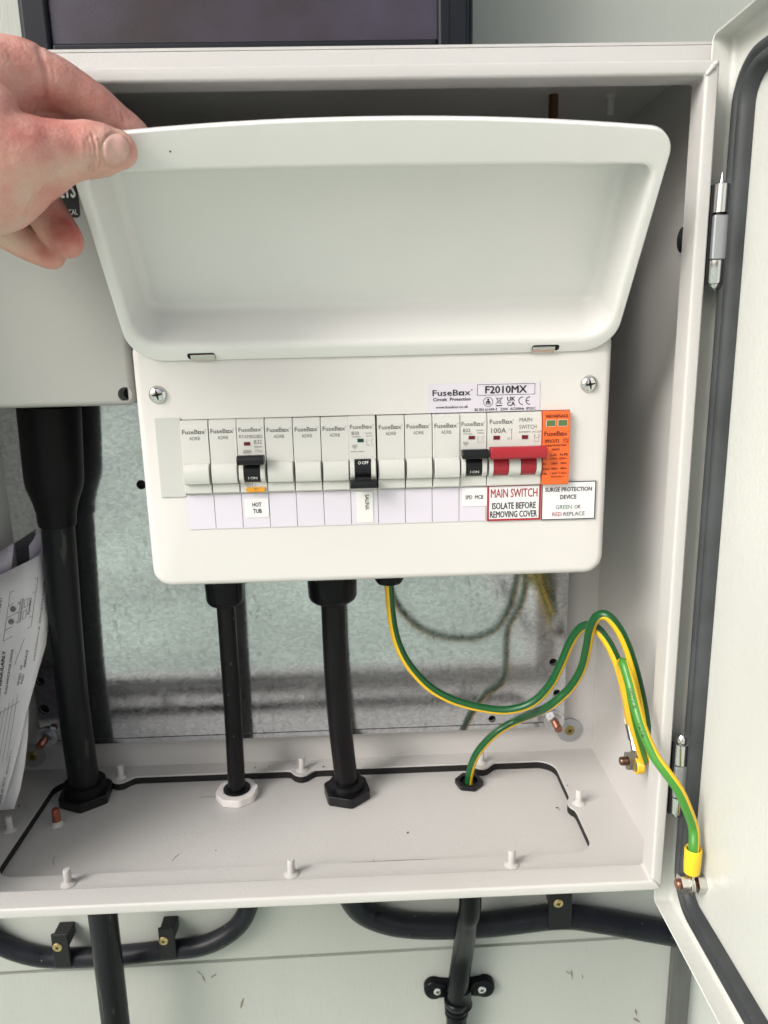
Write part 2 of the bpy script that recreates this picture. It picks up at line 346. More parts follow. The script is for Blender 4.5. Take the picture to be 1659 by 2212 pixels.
def sheet(name, outer, holes, to3, thick, m, parent=None, bevel=0.0, smooth=False):
    """flat sheet with holes; outer and holes are 2D loops, to3(u, v, depth) places them"""
    V, F = tri(outer, holes)
    N = len(V); mb = MB()
    mb.v = [tuple(to3(p.x, p.y, 0)) for p in V] + [tuple(to3(p.x, p.y, thick)) for p in V]
    mb.f = list(F) + [tuple(N + i for i in reversed(f)) for f in F]
    o = 0
    for lp in [outer] + holes:
        k = len(lp)
        for i in range(k): a, c = o + i, o + (i + 1) % k; mb.f.append((a, c, N + c, N + a))
        o += k
    return mb.build(name, m, parent, smooth=smooth, bevel=bevel)
def circ(cx, cz, r, n=20): return [(cx + r * math.cos(2 * math.pi * i / n), cz + r * math.sin(2 * math.pi * i / n)) for i in range(n)]

# ------------------------------------------------------------------ lettering
GL = {}
def glyphs(s, bold=0.0):
    k = (s, bold)
    if k in GL: return GL[k]
    c = bpy.data.curves.new('t', 'FONT'); c.body = s; c.size = 1.0; c.resolution_u = 2
    o = bpy.data.objects.new('t', c); COL.objects.link(o); bpy.context.view_layer.update()
    me = bpy.data.meshes.new_from_object(o.evaluated_get(bpy.context.evaluated_depsgraph_get()))
    V = [(v.co.x, v.co.y) for v in me.vertices]; F = [tuple(p.vertices) for p in me.polygons]
    bpy.data.objects.remove(o); bpy.data.curves.remove(c); bpy.data.meshes.remove(me)
    x0 = min(v[0] for v in V); x1 = max(v[0] for v in V); y0 = min(v[1] for v in V); y1 = max(v[1] for v in V)
    V = [(v[0] - x0, v[1]) for v in V]
    GL[k] = (V, F, x1 - x0, y0, y1); return GL[k]
def logo(bold=0.0):
    k = ('#logo', bold)
    if k in GL: return GL[k]
    V1, F1, w1, a, b_ = glyphs('FuseB', bold); V3, F3, w3, _, xh = glyphs('x', bold)
    V = list(V1); F = list(F1); g = 0.07; t = 0.10 + bold; s_ = xh; x = w1 + g; o = len(V)
    V += [(x, 0), (x + s_, 0), (x + s_, s_), (x, s_), (x + t, t), (x + s_ - t, t), (x + s_ - t, s_ - t), (x + t, s_ - t)]
    F += [(o, o + 1, o + 5, o + 4), (o + 1, o + 2, o + 6, o + 5), (o + 2, o + 3, o + 7, o + 6), (o + 3, o, o + 4, o + 7)]
    x += s_ + g; o = len(V); V += [(v[0] + x, v[1]) for v in V3]; F += [tuple(i + o for i in f) for f in F3]
    x += w3 + 0.06; o = len(V)
    ring = circ(x + 0.06, b_ - 0.06, 0.06, 8) + circ(x + 0.06, b_ - 0.06, 0.025, 8)
    V += ring; F += [(o + i, o + (i + 1) % 8, o + 8 + (i + 1) % 8, o + 8 + i) for i in range(8)]
    GL[k] = (V, F, x + 0.12, 0.0, b_); return GL[k]
class Print:
    """flat print in a 2D space (x right, z up), placed by to3(x, z)"""
    def __init__(s): s.v = []; s.f = []
    def text(s, t, cx, cz, h, w=None, rot=0.0, bold=0.0, align='C'):
        V, F, gw, y0, y1 = logo(bold) if t == '#logo' else glyphs(t, bold)
        cap = glyphs('H', bold)[4]; sy = h / cap; sx_ = (w / gw) if w else sy
        c_, s_ = math.cos(rot), math.sin(rot); t_ = h * bold * 1.9
        for lay, (ox, oz) in enumerate([(0, 0)] if not bold else [(t_, 0), (-t_, 0), (0, t_ * 0.8), (0, -t_ * 0.8)]):
            o = len(s.v)
            for x, y in V:
                X = x * sx_ - (gw * sx_ / 2 if align == 'C' else 0) + ox; Z = y * sy - h / 2 + oz
                s.v.append((cx + X * c_ - Z * s_, cz + X * s_ + Z * c_, lay * 0.000012))
            s.f += [tuple(i + o for i in f) for f in F]
        return s
    def poly(s, pts): o = len(s.v); s.v += list(pts); s.f.append(tuple(range(o, o + len(pts)))); return s
    def rect(s, x0, x1, z0, z1): return s.poly([(x0, z0), (x1, z0), (x1, z1), (x0, z1)])
    def line(s, a, b, t):
        d = Vector((b[0] - a[0], b[1] - a[1])); n_ = Vector((-d.y, d.x)).normalized() * t / 2
        return s.poly([(a[0] + n_.x, a[1] + n_.y), (b[0] + n_.x, b[1] + n_.y), (b[0] - n_.x, b[1] - n_.y), (a[0] - n_.x, a[1] - n_.y)])
    def frame(s, x0, x1, z0, z1, t):
        o = len(s.v); s.v += [(x0, z0), (x1, z0), (x1, z1), (x0, z1), (x0 + t, z0 + t), (x1 - t, z0 + t), (x1 - t, z1 - t), (x0 + t, z1 - t)]
        s.f += [(o, o + 1, o + 5, o + 4), (o + 1, o + 2, o + 6, o + 5), (o + 2, o + 3, o + 7, o + 6), (o + 3, o, o + 4, o + 7)]; return s
    def circle(s, cx, cz, r, t, n=18):
        o = len(s.v); s.v += circ(cx, cz, r, n) + circ(cx, cz, r - t, n)
        s.f += [(o + i, o + (i + 1) % n, o + n + (i + 1) % n, o + n + i) for i in range(n)]; return s
    def arc(s, cx, cz, r, t, a0, a1, n=12):
        o = len(s.v)
        for i in range(n + 1):
            a = math.radians(a0 + (a1 - a0) * i / n); s.v += [(cx + r * math.cos(a), cz + r * math.sin(a)), (cx + (r - t) * math.cos(a), cz + (r - t) * math.sin(a))]
        s.f += [(o + 2 * i, o + 2 * i + 2, o + 2 * i + 3, o + 2 * i + 1) for i in range(n)]; return s
    def build(s, to3, m, parent, name='lettering'):
        mb = MB(); mb.v = [tuple(Vector(to3(q[0], q[1])) + Vector((0, -(q[2] if len(q) > 2 else 0.0), 0))) for q in s.v]; mb.f = s.f
        return mb.build(name, m, parent, smooth=False, fix=False)
def facing(y): return lambda x, z: (x, y, z)
# ================================================================== SETTING
mb = MB(); mb.add([(-30, -30, -1.45), (30, -30, -1.45), (30, 30, -1.45), (-30, 30, -1.45)], [(0, 1, 2, 3)])
structure(mb.build('ground', 'bounce_ground', None, smooth=False))
WY = 0.170
wall = structure(MB().box(-2.2, 2.2, WY + 0.012, WY + 0.05, -1.45, 1.6).build('wall', 'board_edge', None, smooth=False))
sa, sb_ = onY(100, 2100, WY), onY(1200, 2037, WY)
def seam(x): return sa.z + (sb_.z - sa.z) * (x - sa.x) / (sb_.x - sa.x)
x0, x1 = -2.2, onY(1452, 2110, WY).x - 0.004
def board(x0, x1, zt, zb, yf, m='wall_board', bev=0.0):
    b_ = MB(); z = [zb(x0), zb(x1), zt(x1), zt(x0)]
    b_.add([(x0, yf, z[0]), (x1, yf, z[1]), (x1, yf, z[2]), (x0, yf, z[3]), (x0, WY + 0.012, z[0] + bev), (x1, WY + 0.012, z[1] + bev), (x1, WY + 0.012, z[2]), (x0, WY + 0.012, z[3])],
           [(0, 1, 2, 3), (7, 6, 5, 4), (0, 4, 5, 1), (1, 5, 6, 2), (2, 6, 7, 3), (3, 7, 4, 0)])
    return b_.build('board', m, wall, smooth=False)
board(-2.2, 2.2, lambda x: 1.6, lambda x: seam(x) + 0.0065, WY - 0.003)
board(-2.2, x1, lambda x: seam(x) + 0.0062, lambda x: seam(x), WY + 0.003, 'board_edge')
board(-2.2, x1, lambda x: seam(x) - 0.0003, lambda x: -1.45, WY)
xb = onY(1452, 2110, WY).x
board(xb + 0.018, 2.2, lambda x: seam(x) + 0.0062, lambda x: -1.45, WY + 0.004, 'door_paint')
t = MB().box(x1, xb + 0.0178, WY - 0.006, WY + 0.0118, -1.45, seam(xb) + 0.006).build('upright_strip', 'strip_grey', None, smooth=False, bevel=0.001)  # dark grey strip standing proud of the boards, tone stretched upright
tag(t, 'dark grey upright strip on the wall beside the open door', 'batten')
# mud splashes on the boards
mb = MB()
for px, py, dx, dy, wd in [(425, 2098, 14, 10, 3), (437, 2108, 6, 14, 4), (456, 2112, 12, -8, 5), (520, 2178, 6, -22, 5), 
                           (1222, 2098, 10, 6, 3), (1234, 2095, 2, 22, 4), (1257, 2105, 2, 10, 2.5), (1368, 2200, 14, 8, 9), (1372, 2180, 4, 14, 5), (610, 2105, 3, 3, 2)]:
    y = WY - 0.0004 if py > 2075 else WY - 0.0035
    a = onY(px, py, y); c = onY(px + dx, py + dy, y); k = 7; d = (c - a); nrm = Vector((-d.z, 0, d.x)).normalized(); W_ = wd * 0.0004
    up = []; dn = []
    for i in range(k):
        q = i / (k - 1); p = a + d * q; h = W_ * (0.25 + math.sin(math.pi * min(1, q * 0.85 + 0.12))) * random.uniform(0.4, 1.0) * 0.6
        up.append(p + nrm * h); dn.append(p - nrm * h * random.uniform(0.4, 1.1))
    mb.add(up + dn[::-1], [tuple(range(2 * k))])
o = mb.build('mud_splash', 'mud', None, smooth=False, fix=False); o['kind'] = 'stuff'; o['label'] = 'dried brown mud marks on the pale green boards below the cabinet'; o['category'] = 'mud'

# ================================================================== BLACK FRAMED PANEL ABOVE
PY = 0.06
pt = thing('meter_cabinet', 'black framed cabinet with smoky tinted pane on the wall above the cabinet', 'cabinet', (-0.05, PY, 0.31))
a = onY(35, 60, PY); b1 = onY(112, 90, PY); c1 = onY(945, 90, PY); d1 = onY(1025, 95, PY); zb_ = 0.306; zt_ = 0.60
MB().box(a.x, d1.x, PY + 0.004, WY - 0.004, zb_, zt_).build('body', 'frame_black', pt, bevel=0.004, seg=3)
MB().box(a.x + 0.004, b1.x, PY - 0.003, PY + 0.0035, zb_ + 0.001, zt_).build('frame_rail', 'frame_black', pt, bevel=0.0025, seg=3)
MB().box(c1.x, d1.x - 0.004, PY - 0.003, PY + 0.0035, zb_ + 0.001, zt_).build('frame_rail', 'frame_black', pt, bevel=0.0025, seg=3)
MB().box(b1.x + 0.0002, c1.x - 0.0002, PY - 0.002, PY + 0.0035, zb_ + 0.001, b1.z - 0.0015).build('frame_rail', 'frame_black', pt, bevel=0.002, seg=3)
MB().box(b1.x + 0.0002, c1.x - 0.0002, PY + 0.001, PY + 0.0035, b1.z - 0.001, zt_ - 0.02).build('pane', 'tinted_pane', pt, smooth=False)
MB().box(d1.x - 0.0185, d1.x - 0.0172, PY - 0.0036, PY - 0.0031, zb_ + 0.004, zt_ - 0.01).build('seam_line', 'dark_gap', pt, smooth=False)

# ================================================================== STEEL CABINET (enclosure)
YF, YB = -0.0452, 0.153
XR, XL, ZT, ZF = 0.2240, -0.316, 0.2918, -0.2474
enc = thing('steel_cabinet', 'open pale grey steel wall cabinet with rimmed front, gland plate and door swung right', 'cabinet', (-0.046, YB, ZF))
MB().box(XL - 0.0015, XR + 0.0015, YB, YB + 0.0015, ZF - 0.0015, ZT + 0.0015).build('back_wall', 'cabinet_paint', enc, smooth=False)
MB().box(XR, XR + 0.0015, -0.0205, YB - 0.0002, ZF - 0.0015, ZT + 0.0015).build('side_wall', 'cabinet_paint', enc, smooth=False)
MB().box(XL - 0.0015, XL, -0.0205, YB - 0.0002, ZF - 0.0015, ZT + 0.0015).build('side_wall', 'cabinet_paint', enc, smooth=False)
MB().box(XL + 0.0002, XR - 0.0002, -0.0205, YB - 0.0002, ZT, ZT + 0.0015).build('top_wall', 'cabinet_paint', enc, smooth=False)
# rim: swept profile (a = inward from the lip's outer edge, y)
HX0, HX1, HZ0, HZ1 = -0.305, 0.2123, -0.239, 0.2768
prof = [(-0.0150, -0.0185), (-0.0150, -0.0200), (-0.0140, -0.0210), (-0.0008, -0.0210), (0.0, -0.0218), (0.0, -0.0430), (0.0004, -0.0445), (0.0014, -0.0452), (0.0060, -0.0452), (0.0072, -0.0447), (0.0078, -0.0436),
        (0.0078, -0.0285), (0.0072, -0.0272), (0.0055, -0.0268), (0.001, -0.0268)]
loops = []
for a_, y_ in prof:
    R = max(0.0012, 0.0062 - max(a_, 0) * 0.55)
    loops.append([(x, y_, z) for x, z in rrect(HX0 + a_, HX1 - a_, HZ0 + a_, HZ1 - a_, R, R * 0.35 if a_ < 0.004 else R, n=6, mtop=3)])
flatten_normals(MB().loft(loops).build('rim', 'cabinet_paint', enc, sharp=50))
# weld beads on the two visible corners
for (ax_, az_), (bx_, bz_), nm in [((0.2050, 0.2690), (0.2110, 0.2760), 'weld_bead'), ((0.2046, -0.2300), (0.2105, -0.2370), 'weld_bead')]:
    mb = MB(); pts = []; rad = []
    for i in range(12):
        q = i / 11; pts.append(Vector((ax_ + (bx_ - ax_) * q, -0.0449 + random.uniform(-0.0002, 0.0002), az_ + (bz_ - az_) * q))); rad.append(0.0005 + 0.0011 * math.sin(math.pi * (0.12 + 0.76 * q)) * random.uniform(0.75, 1.1))
    mb.tube(pts, rad, n=10, smooth=2).build(nm, 'cabinet_paint', enc, sharp=180)
# floor with a cut-out whose edge bulges round each stud
def fz(px, py, z=ZF): p = onZ(px, py, z); return p.x, p.y
fr = [fz(147, 1911), fz(630, 1888), fz(1105, 1867)]; bk = [fz(263, 1677), fz(653, 1661), fz(1040, 1652)]
rgt = fz(1250, 1735); lft = fz(22, 1793)
yfro = sum(p[1] for p in fr) / 3; ybak = sum(p[1] for p in bk) / 3
gR = fz(1272, 1812)[0]; gBk = fz(500, 1669)[1]; gFr = fz(700, 1866)[1]; gL = fz(130, 1690)[0] - 0.004
studs = [(p[0], yfro) for p in fr] + [(p[0], ybak) for p in bk] + [rgt, lft]
def outline(x0, x1, y0, y1, R, bumps=True):
    pts = []
    def bump(c, axis, sgn, edge, lo, hi, step=0.0016):
        pass
    def edge(p, q, inward, centres):
        d = Vector((q[0] - p[0], q[1] - p[1])); Ln = d.length; d /= Ln; out = []; N = 110
        for i in range(N):
            s_ = Ln * i / N; x = p[0] + d.x * s_; y = p[1] + d.y * s_; h = 0
            for c in centres:
                al = (c[0] - p[0]) * d.x + (c[1] - p[1]) * d.y; off = (c[0] - p[0]) * inward[0] + (c[1] - p[1]) * inward[1]
                u_ = s_ - al; rad = 0.0092; reach = rad + off
                if abs(u_) < 0.0165:
                    core = off + math.sqrt(max(0, rad * rad - u_ * u_)) if abs(u_) < rad else 0
                    soft = reach * (0.5 + 0.5 * math.cos(math.pi * u_ / 0.0165)) ** 1.2
                    h = max(h, min(max(core, 0), reach) * 0.6 + soft * 0.4 if reach > 0 else 0)
            out.append((x + inward[0] * h, y + inward[1] * h))
        return out
    def cor(cx, cy, a0): return [(cx + R * math.cos(a0 + math.pi / 2 * i / 9), cy + R * math.sin(a0 + math.pi / 2 * i / 9)) for i in range(10)]
    F = [s for s in studs[:3]] if bumps else []; B = studs[3:6] if bumps else []; Rr = [studs[6]] if bumps else []; Ll = [studs[7]] if bumps else []
    pts += edge((x0 + R, y0), (x1 - R, y0), (0, 1), F); pts += cor(x1 - R, y0 + R, -math.pi / 2)
    pts += edge((x1, y0 + R), (x1, y1 - R), (-1, 0), Rr); pts += cor(x1 - R, y1 - R, 0)
    pts += edge((x1 - R, y1), (x0 + R, y1), (0, -1), B); pts += cor(x0 + R, y1 - R, math.pi / 2)
    pts += edge((x0, y1 - R), (x0, y0 + R), (1, 0), Ll); pts += cor(x0 + R, y0 + R, math.pi)
    return pts
hole = outline(gL, gR, gFr, gBk, 0.016)
def spread(x0, x1, y0, y1):          # the outline's points carried straight out to a surrounding rectangle
    out = []
    for i, (x, y) in enumerate(hole):
        k = i // 120; c = i % 120 >= 110
        if c: out.append(((x1, y0), (x1, y1), (x0, y1), (x0, y0))[k])
        else: out.append(((x, y0), (x1, y), (x, y1), (x0, y))[k])
    return out
rc = spread(XL, XR, -0.0200, YB)
MB().loft([[(x, y, ZF - 0.0014) for x, y in rc], [(x, y, ZF) for x, y in rc], [(x, y, ZF) for x, y in hole], [(x, y, ZF - 0.0014) for x, y in hole], [(x, y, ZF - 0.0014) for x, y in rc]]).build('floor_flange', 'cabinet_paint', enc, sharp=30)
GP = ZF - 0.0078
rs = spread(gL - 0.012, gR + 0.012, gFr - 0.008, gBk + 0.012); z0_, z1_ = ZF - 0.0016, GP + 0.0002
MB().loft([[(x, y, z0_) for x, y in hole], [(x, y, z0_) for x, y in rs], [(x, y, z1_) for x, y in rs], [(x, y, z1_) for x, y in hole], [(x, y, z0_) for x, y in hole]]).build('gland_seal', 'black_rubber', enc, sharp=30)
a0 = onZ(668, 1866, ZF).x; a1 = onZ(1052, 1856, ZF).x
MB().add([(a0 + (a1 - a0) * i / 12, gFr - 0.0002, ZF - 0.0012) for i in range(13)] + [(a0 + (a1 - a0) * i / 12, gFr + 0.0002 + 0.0016 * math.sin(math.pi * min(1, 0.06 + 0.9 * i / 12)), ZF - 0.0010) for i in range(12, -1, -1)], [tuple(range(26))]).build('seal_edge', 'black_rubber', enc, smooth=False)
gp = MB().box(gL - 0.012, gR + 0.012, gFr - 0.009, gBk + 0.013, GP - 0.0016, GP).build('gland_plate', 'cabinet_paint', enc, smooth=False)
# raised pressing line round the floor flange and stud pins
for i, (x, y) in enumerate(studs):
    MB().lathe((x, y, ZF), (0, 0, 1), [(0.0056, 0.0001), (0.0056, 0.0005), (0.0044, 0.0013), (0.0029, 0.0022), (0.0027, 0.003), (0.0027, 0.0118), (0.0022, 0.0125)], 20).build('stud_pin', 'cabinet_paint', enc)
def threaded(c, ax, r, length, n=18, pitch=0.0009):
    pr = []; k = int(length / pitch)
    for i in range(k): pr += [(r, i * pitch), (r * 0.86, (i + 0.5) * pitch)]
    pr += [(r * 0.8, length)]; return MB().lathe(c, ax, pr, n)
cs = onZ(124, 1781, GP); st = threaded(cs, (0, 0, 1), 0.0033, 0.0150); st.build('earth_stud', 'copper_red', enc)
MB().lathe(cs, (0, 0, 1), [(0.0055, 0.0), (0.0048, 0.0012), (0.0037, 0.0030), (0.0036, 0.0036)], 18).build('stud_collar', 'cabinet_paint', enc)
# the same fittings on the top wall, in the dark above the unit
for px, c_ in ((1320, 'cabinet_paint'),):
    p = onZ(px, 205, ZT); MB().lathe((p.x, p.y, ZT), (0, 0, -1), [(0.0056, 0.0002), (0.0044, 0.0013), (0.0029, 0.0022), (0.0027, 0.0125), (0.002, 0.0130)], 18).build('stud_pin', c_, enc)
p = onZ(1196, 205, ZT); threaded((p.x, p.y, ZT), (0, 0, -1), 0.0034, 0.018).build('earth_stud', 'bronze_shaded_copper', enc)  # copper stud in a darker metal, ceiling shade put into its colour
p = onX(1483, 517, XR); MB().lathe((XR, p.y + 0.002, p.z), (-1, 0, 0), [(0.0078, 0.0001), (0.0078, 0.0022), (0.006, 0.0030)], 24).build('hole_dark_disc', 'black_plastic', enc)  # raised black disc stands in for the shade inside an open hole

# galvanised mounting plate with punched holes and a folded foot
MY = 0.1395
pr_ = onY(1220, 1500, MY).x; pl_ = onY(22, 1110, MY).x; pb_ = onY(600, 1592, MY).z
holes = [onY(*q, MY) for q in ((1195, 1430), (1063, 1553), (1203, 1497), (87, 1472), (95, 1532), (305, 1047))]
rads = [0.0034, 0.0034, 0.0034, 0.0037, 0.0046, 0.004]
nr = onY(1195, 1553, MY); 
outer = [(pl_, pb_ + 0.006), (pr_ - 0.016, pb_ + 0.006), (pr_ - 0.016, pb_ + 0.0125), (pr_, pb_ + 0.0125), (pr_, 0.262), (pl_, 0.262)]
outer = [(pl_, pb_ + 0.005), (pr_ - 0.012, pb_ + 0.005), (pr_, pb_ + 0.012), (pr_, 0.262), (pl_, 0.262)]
sheet('mounting_plate', outer, [circ(h.x, h.z, r) for h, r in zip(holes, rads)], lambda u, v, d: (u, MY + d, v), 0.0016, 'galvanised', enc)
# folded foot of the plate
mb = MB(); L0, L1 = pl_, pr_ - 0.0125
mb.loft([[(L0, y, z), (L1, y, z)] for y, z in ((MY + 0.0012, pb_ + 0.0046), (MY - 0.0005, pb_ + 0.0044), (MY - 0.0003, pb_), (MY + 0.006, pb_))], close=False)
mb.build('plate_foot', 'galvanised', enc, sharp=20)
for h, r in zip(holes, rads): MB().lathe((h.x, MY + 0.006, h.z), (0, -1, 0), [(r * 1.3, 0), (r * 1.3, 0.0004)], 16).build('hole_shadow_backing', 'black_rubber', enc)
def hexnut(c, ax, r, bore, h, m, parent, name='nut', rot=0.2): return MB().ring(c, ax, r, bore, 0, h, 36, 6, rot).build(name, m, parent, sharp=25, bevel=0.0)
for q, nm in (((1197, 1556), 1), ((101, 1592), 1)):
    p = onY(*q, MY - 0.001); 
    MB().ring((p.x, MY - 0.0002, p.z), (0, -1, 0), 0.0095, 0.0035, 0, 0.0012, 28).build('washer', 'zinc', enc)
    hexnut((p.x, MY - 0.0016, p.z), (0, -1, 0), 0.0062, 0.0034, 0.0055, 'zinc', enc)
    threaded((p.x, MY - 0.0018, p.z), (0, -1, 0), 0.0034, 0.0165).build('plate_stud', 'copper', enc)
def cross_screw(c, ax, r, m, parent, name='screw', dome=0.35, up=(0, 0, 1), cross=0.5):
    o = MB().lathe(c, ax, [(r, 0.0), (r, r * 0.12), (r * 0.86, r * dome * 0.72), (r * 0.55, r * dome * 0.95), (r * 0.25, r * dome), (0.00002, r * dome)], 24).build(name, m, parent)
    c = Vector(c); ax = Vector(ax).normalized(); u_ = Vector(up); u_ = (u_ - ax * u_.dot(ax)).normalized(); w_ = ax.cross(u_)
    mb = MB(); a1 = (u_ + w_ * 0.5).normalized(); b1_ = ax.cross(a1); k = r * cross; tk = r * 0.12; h = r * dome + 0.00012
    for d_, e_ in ((a1, b1_), (b1_, a1)):
        P = [c + ax * h + d_ * s1 * k + e_ * s2 * tk for s1, s2 in ((-1, -0.4), (0, -1.3), (1, -0.4), (1, 0.4), (0, 1.3), (-1, 0.4))]; mb.add(P, [tuple(range(6))]); h += 0.00003
    mb.build('cross_slot', 'dark_gap', o, smooth=False, fix=False)
    return o
for q in ((1230, 1577), (70, 1632)):
    p = onY(*q, YB - 0.001)
    MB().ring((p.x, YB - 0.0001, p.z), (0, -1, 0), 0.0118, 0.004, 0, 0.0015, 36).build('fixing_washer', 'zinc_washer', enc)
    cross_screw((p.x, YB - 0.0012, p.z), (0, -1, 0), 0.0049, 'brass_dull', enc, 'fixing_screw', 0.3)
# lit seam of sealant along the floor edge at the back
# earth stud on the right wall
ws = onX(1372, 1643, XR - 0.012); ws = Vector((XR, ws.y, ws.z))
threaded((XR, ws.y, ws.z), (-1, 0, 0), 0.0034, 0.0235).build('earth_stud', 'bronze_shaded_copper', enc)
hexnut((XR - 0.0135, ws.y, ws.z), (-1, 0, 0), 0.0064, 0.0034, 0.0048, 'nickel', enc, 'nut', 0.5)
MB().ring((XR - 0.0122, ws.y, ws.z), (-1, 0, 0), 0.0080, 0.0034, 0, 0.0012, 28).build('washer', 'nickel', enc)

# door, swung open square to the cabinet, seen from inside
DX0, DX1, DY0, DY1, DZ0, DZ1 = 0.2160, 0.2290, -0.0245, -0.592, -0.2640, 0.2955
door = thing('door', '', '', (DX1, DY0, DZ0)); del door['label']; del door['category']; door.parent = enc; door.location = Vector((DX1, DY0, DZ0)) - enc.location
DB = 0.0035
loops = []
for x_, a_, R in ((DX0, 0.0, 0.004), (DX0 - 0.0004, 0.0005, 0.004), (DX0, 0.0012, 0.0034), (DX1 - 0.0035, 0.0012, 0.0034), (DX1 - 0.001, 0.0022, 0.0034), (DX1, 0.0046, 0.004)):
    loops.append([(x_, y, z) for y, z in rrect(DY1 + a_, DY0 - a_, DZ0 + a_, DZ1 - a_, R, R, n=5, mtop=3)])
back = [[(x_, y, z) for y, z in rrect(DY1 + a_, DY0 - a_, DZ0 + a_, DZ1 - a_, 0.004, 0.004, n=5, mtop=3)] for x_, a_ in ((DX0, 0.0), (DX1 + 0.0006, 0.0), (DX1 + 0.0016, 0.001))]
mb = MB(); mb.loft(loops, cap1=True); mb.loft(back, cap1=True); flatten_normals(mb.build('door_skin', 'door_paint', door, sharp=50))
GA = 0.0175
sp_ = [(a_ * 0.72, x_) for a_, x_ in [(0.0, DX1 - 0.0003), (0.0, DX1 - 0.0066), (0.0012, DX1 - 0.0082), (0.0042, DX1 - 0.0086), (0.0060, DX1 - 0.0072), (0.0072, DX1 - 0.0066), (0.0088, DX1 - 0.0074), (0.0110, DX1 - 0.0078), (0.0140, DX1 - 0.0064), (0.0158, DX1 - 0.0030), (0.0162, DX1 - 0.0003)]]
loops = [[(x_, y, z) for y, z in rrect(DY1 + GA + a_, DY0 - GA - a_, DZ0 + GA + a_, DZ1 - GA - a_, 0.026 - a_, 0.026 - a_, n=10, mtop=3)] for a_, x_ in sp_]
MB().loft(loops).build('seal', 'rubber_seal', door, sharp=60)
ds = onX(1520, 1907, DX1); ds = Vector((DX1, ds.y, ds.z))
threaded(ds, (-1, 0, 0), 0.0033, 0.0185).build('earth_stud', 'copper', door)
hexnut((DX1 - 0.0002, ds.y, ds.z), (-1, 0, 0), 0.0056, 0.0034, 0.0048, 'nickel', door, 'nut', 0.1)
hexnut((DX1 - 0.0108, ds.y, ds.z), (-1, 0, 0), 0.0056, 0.0034, 0.0052, 'nickel', door, 'nut', 0.3)
MB().ring((DX1 - 0.0094, ds.y, ds.z), (-1, 0, 0), 0.0068, 0.0034, 0, 0.0012, 28).build('washer', 'nickel', door)
# hinges
for (pa, pb__) in (((1557, 372), (1536, 628)), ((1469, 1588), (1456, 1766))):
    A = onY(*pa, -0.0440); Bq = onY(*pb__, -0.0440); x = (A.x + Bq.x) / 2 + 0.0016; y = -0.0435; L_ = A.z - Bq.z; top = A.z
    h = bpy.data.objects.new('hinge', None); COL.objects.link(h); h.parent = enc; h.location = Vector((x, y, Bq.z)) - enc.location
    f = lambda q: top - L_ * q
    r = 0.0046
    if pa[1] < 1000:
        MB().lathe((x, y, f(0.12)), (0, 0, 1), [(0.0022, 0), (0.0018, 0.002), (0.0010, L_ * 0.07), (0.0002, L_ * 0.12)], 16).build('pin_tip', 'chrome', h)
    else:
        MB().lathe((x, y, f(0.08)), (0, 0, 1), [(0.0036, 0), (0.0036, 0.003), (0.0020, 0.0050), (0.0002, 0.0052)], 16).build('pin_tip', 'chrome', h)
    MB().lathe((x, y, f(0.335)), (0, 0, 1), [(r, 0), (r, L_ * 0.235), (r * 0.8, L_ * 0.245)], 24).build('barrel', 'chrome', h)
    MB().lathe((x, y, f(0.350)), (0, 0, 1), [(r * 0.72, 0), (r * 0.72, L_ * 0.015)], 20).build('spacer', 'black_plastic', h)
    MB().box(x - r * 0.92, x + r * 0.92, y - r * 0.8, y + 0.006, f(0.735), f(0.352)).build('leaf', 'zinc_washer', h, bevel=0.0012)
    MB().box(x - r - 0.0012, x - r * 0.94, y - r * 0.2, y + 0.0055, f(0.95), f(0.10)).build('bracket', 'black_plastic', h, bevel=0.0004)
    MB().lathe((x, y, f(0.94)), (0, 0, 1), [(r * 0.9, 0), (r, 0.001), (r, L_ * 0.20)], 24).build('barrel', 'chrome', h)
    MB().lathe((x, y, f(1.0)), (0, 0, 1), [(0.0005, 0), (r * 0.62, 0.0016), (r * 0.80, 0.0034), (r * 0.5, L_ * 0.058)], 20).build('pin_end', 'chrome', h)
# ================================================================== CONSUMER UNIT
PIT = 0.0178
CX0, CX1, CZ0, CZ1 = -0.127, 0.1762, -0.0237, 0.1360
XC = (CX0 + CX1) / 2
cu = thing('consumer_unit', 'white metal consumer unit with its tray-shaped lid raised above a row of modules', 'consumer unit', (XC, 0.07, CZ0))
mb = MB()
sk = [(0.046, 0.0006), (0.0450, 0.0), (0.0046, 0.0), (0.0026, 0.0005), (0.0011, 0.0017), (0.0003, 0.0032), (0.0, 0.0050)]
lp = [[(x, y_, z) for x, z in rrect(CX0 + a_, CX1 - a_, CZ0 + a_, CZ1 - a_, 0.0125 - a_ * 0.8, 0.006 - a_ * 0.5, n=9, mtop=3)] for y_, a_ in sk]
mb.loft(lp)
ho = [(-0.1005, 0.0398), (0.1500, 0.0398), (0.1500, 0.0878), (-0.1005, 0.0878)]
V, F = tri([(p[0], p[2]) for p in lp[-1]], [ho]); o_ = len(mb.v)
mb.v += [(p.x, 0.0, p.y) for p in V]; mb.f += [tuple(i + o_ for i in f) for f in F]
k0 = len(mb.v); mb.v += [(x, 0.0, z) for x, z in ho] + [(x, 0.004, z) for x, z in ho]; mb.f += [(k0 + i, k0 + (i + 1) % 4, k0 + 4 + (i + 1) % 4, k0 + 4 + i) for i in range(4)]
me_o = mb.build('front_cover', 'unit_paint', cu, sharp=60)
bm = bmesh.new(); bm.from_mesh(me_o.data); bmesh.ops.remove_doubles(bm, verts=bm.verts, dist=1e-5); bmesh.ops.recalc_face_normals(bm, faces=bm.faces); bm.to_mesh(me_o.data); bm.free()
me_o.data.set_sharp_from_angle(angle=math.radians(60))
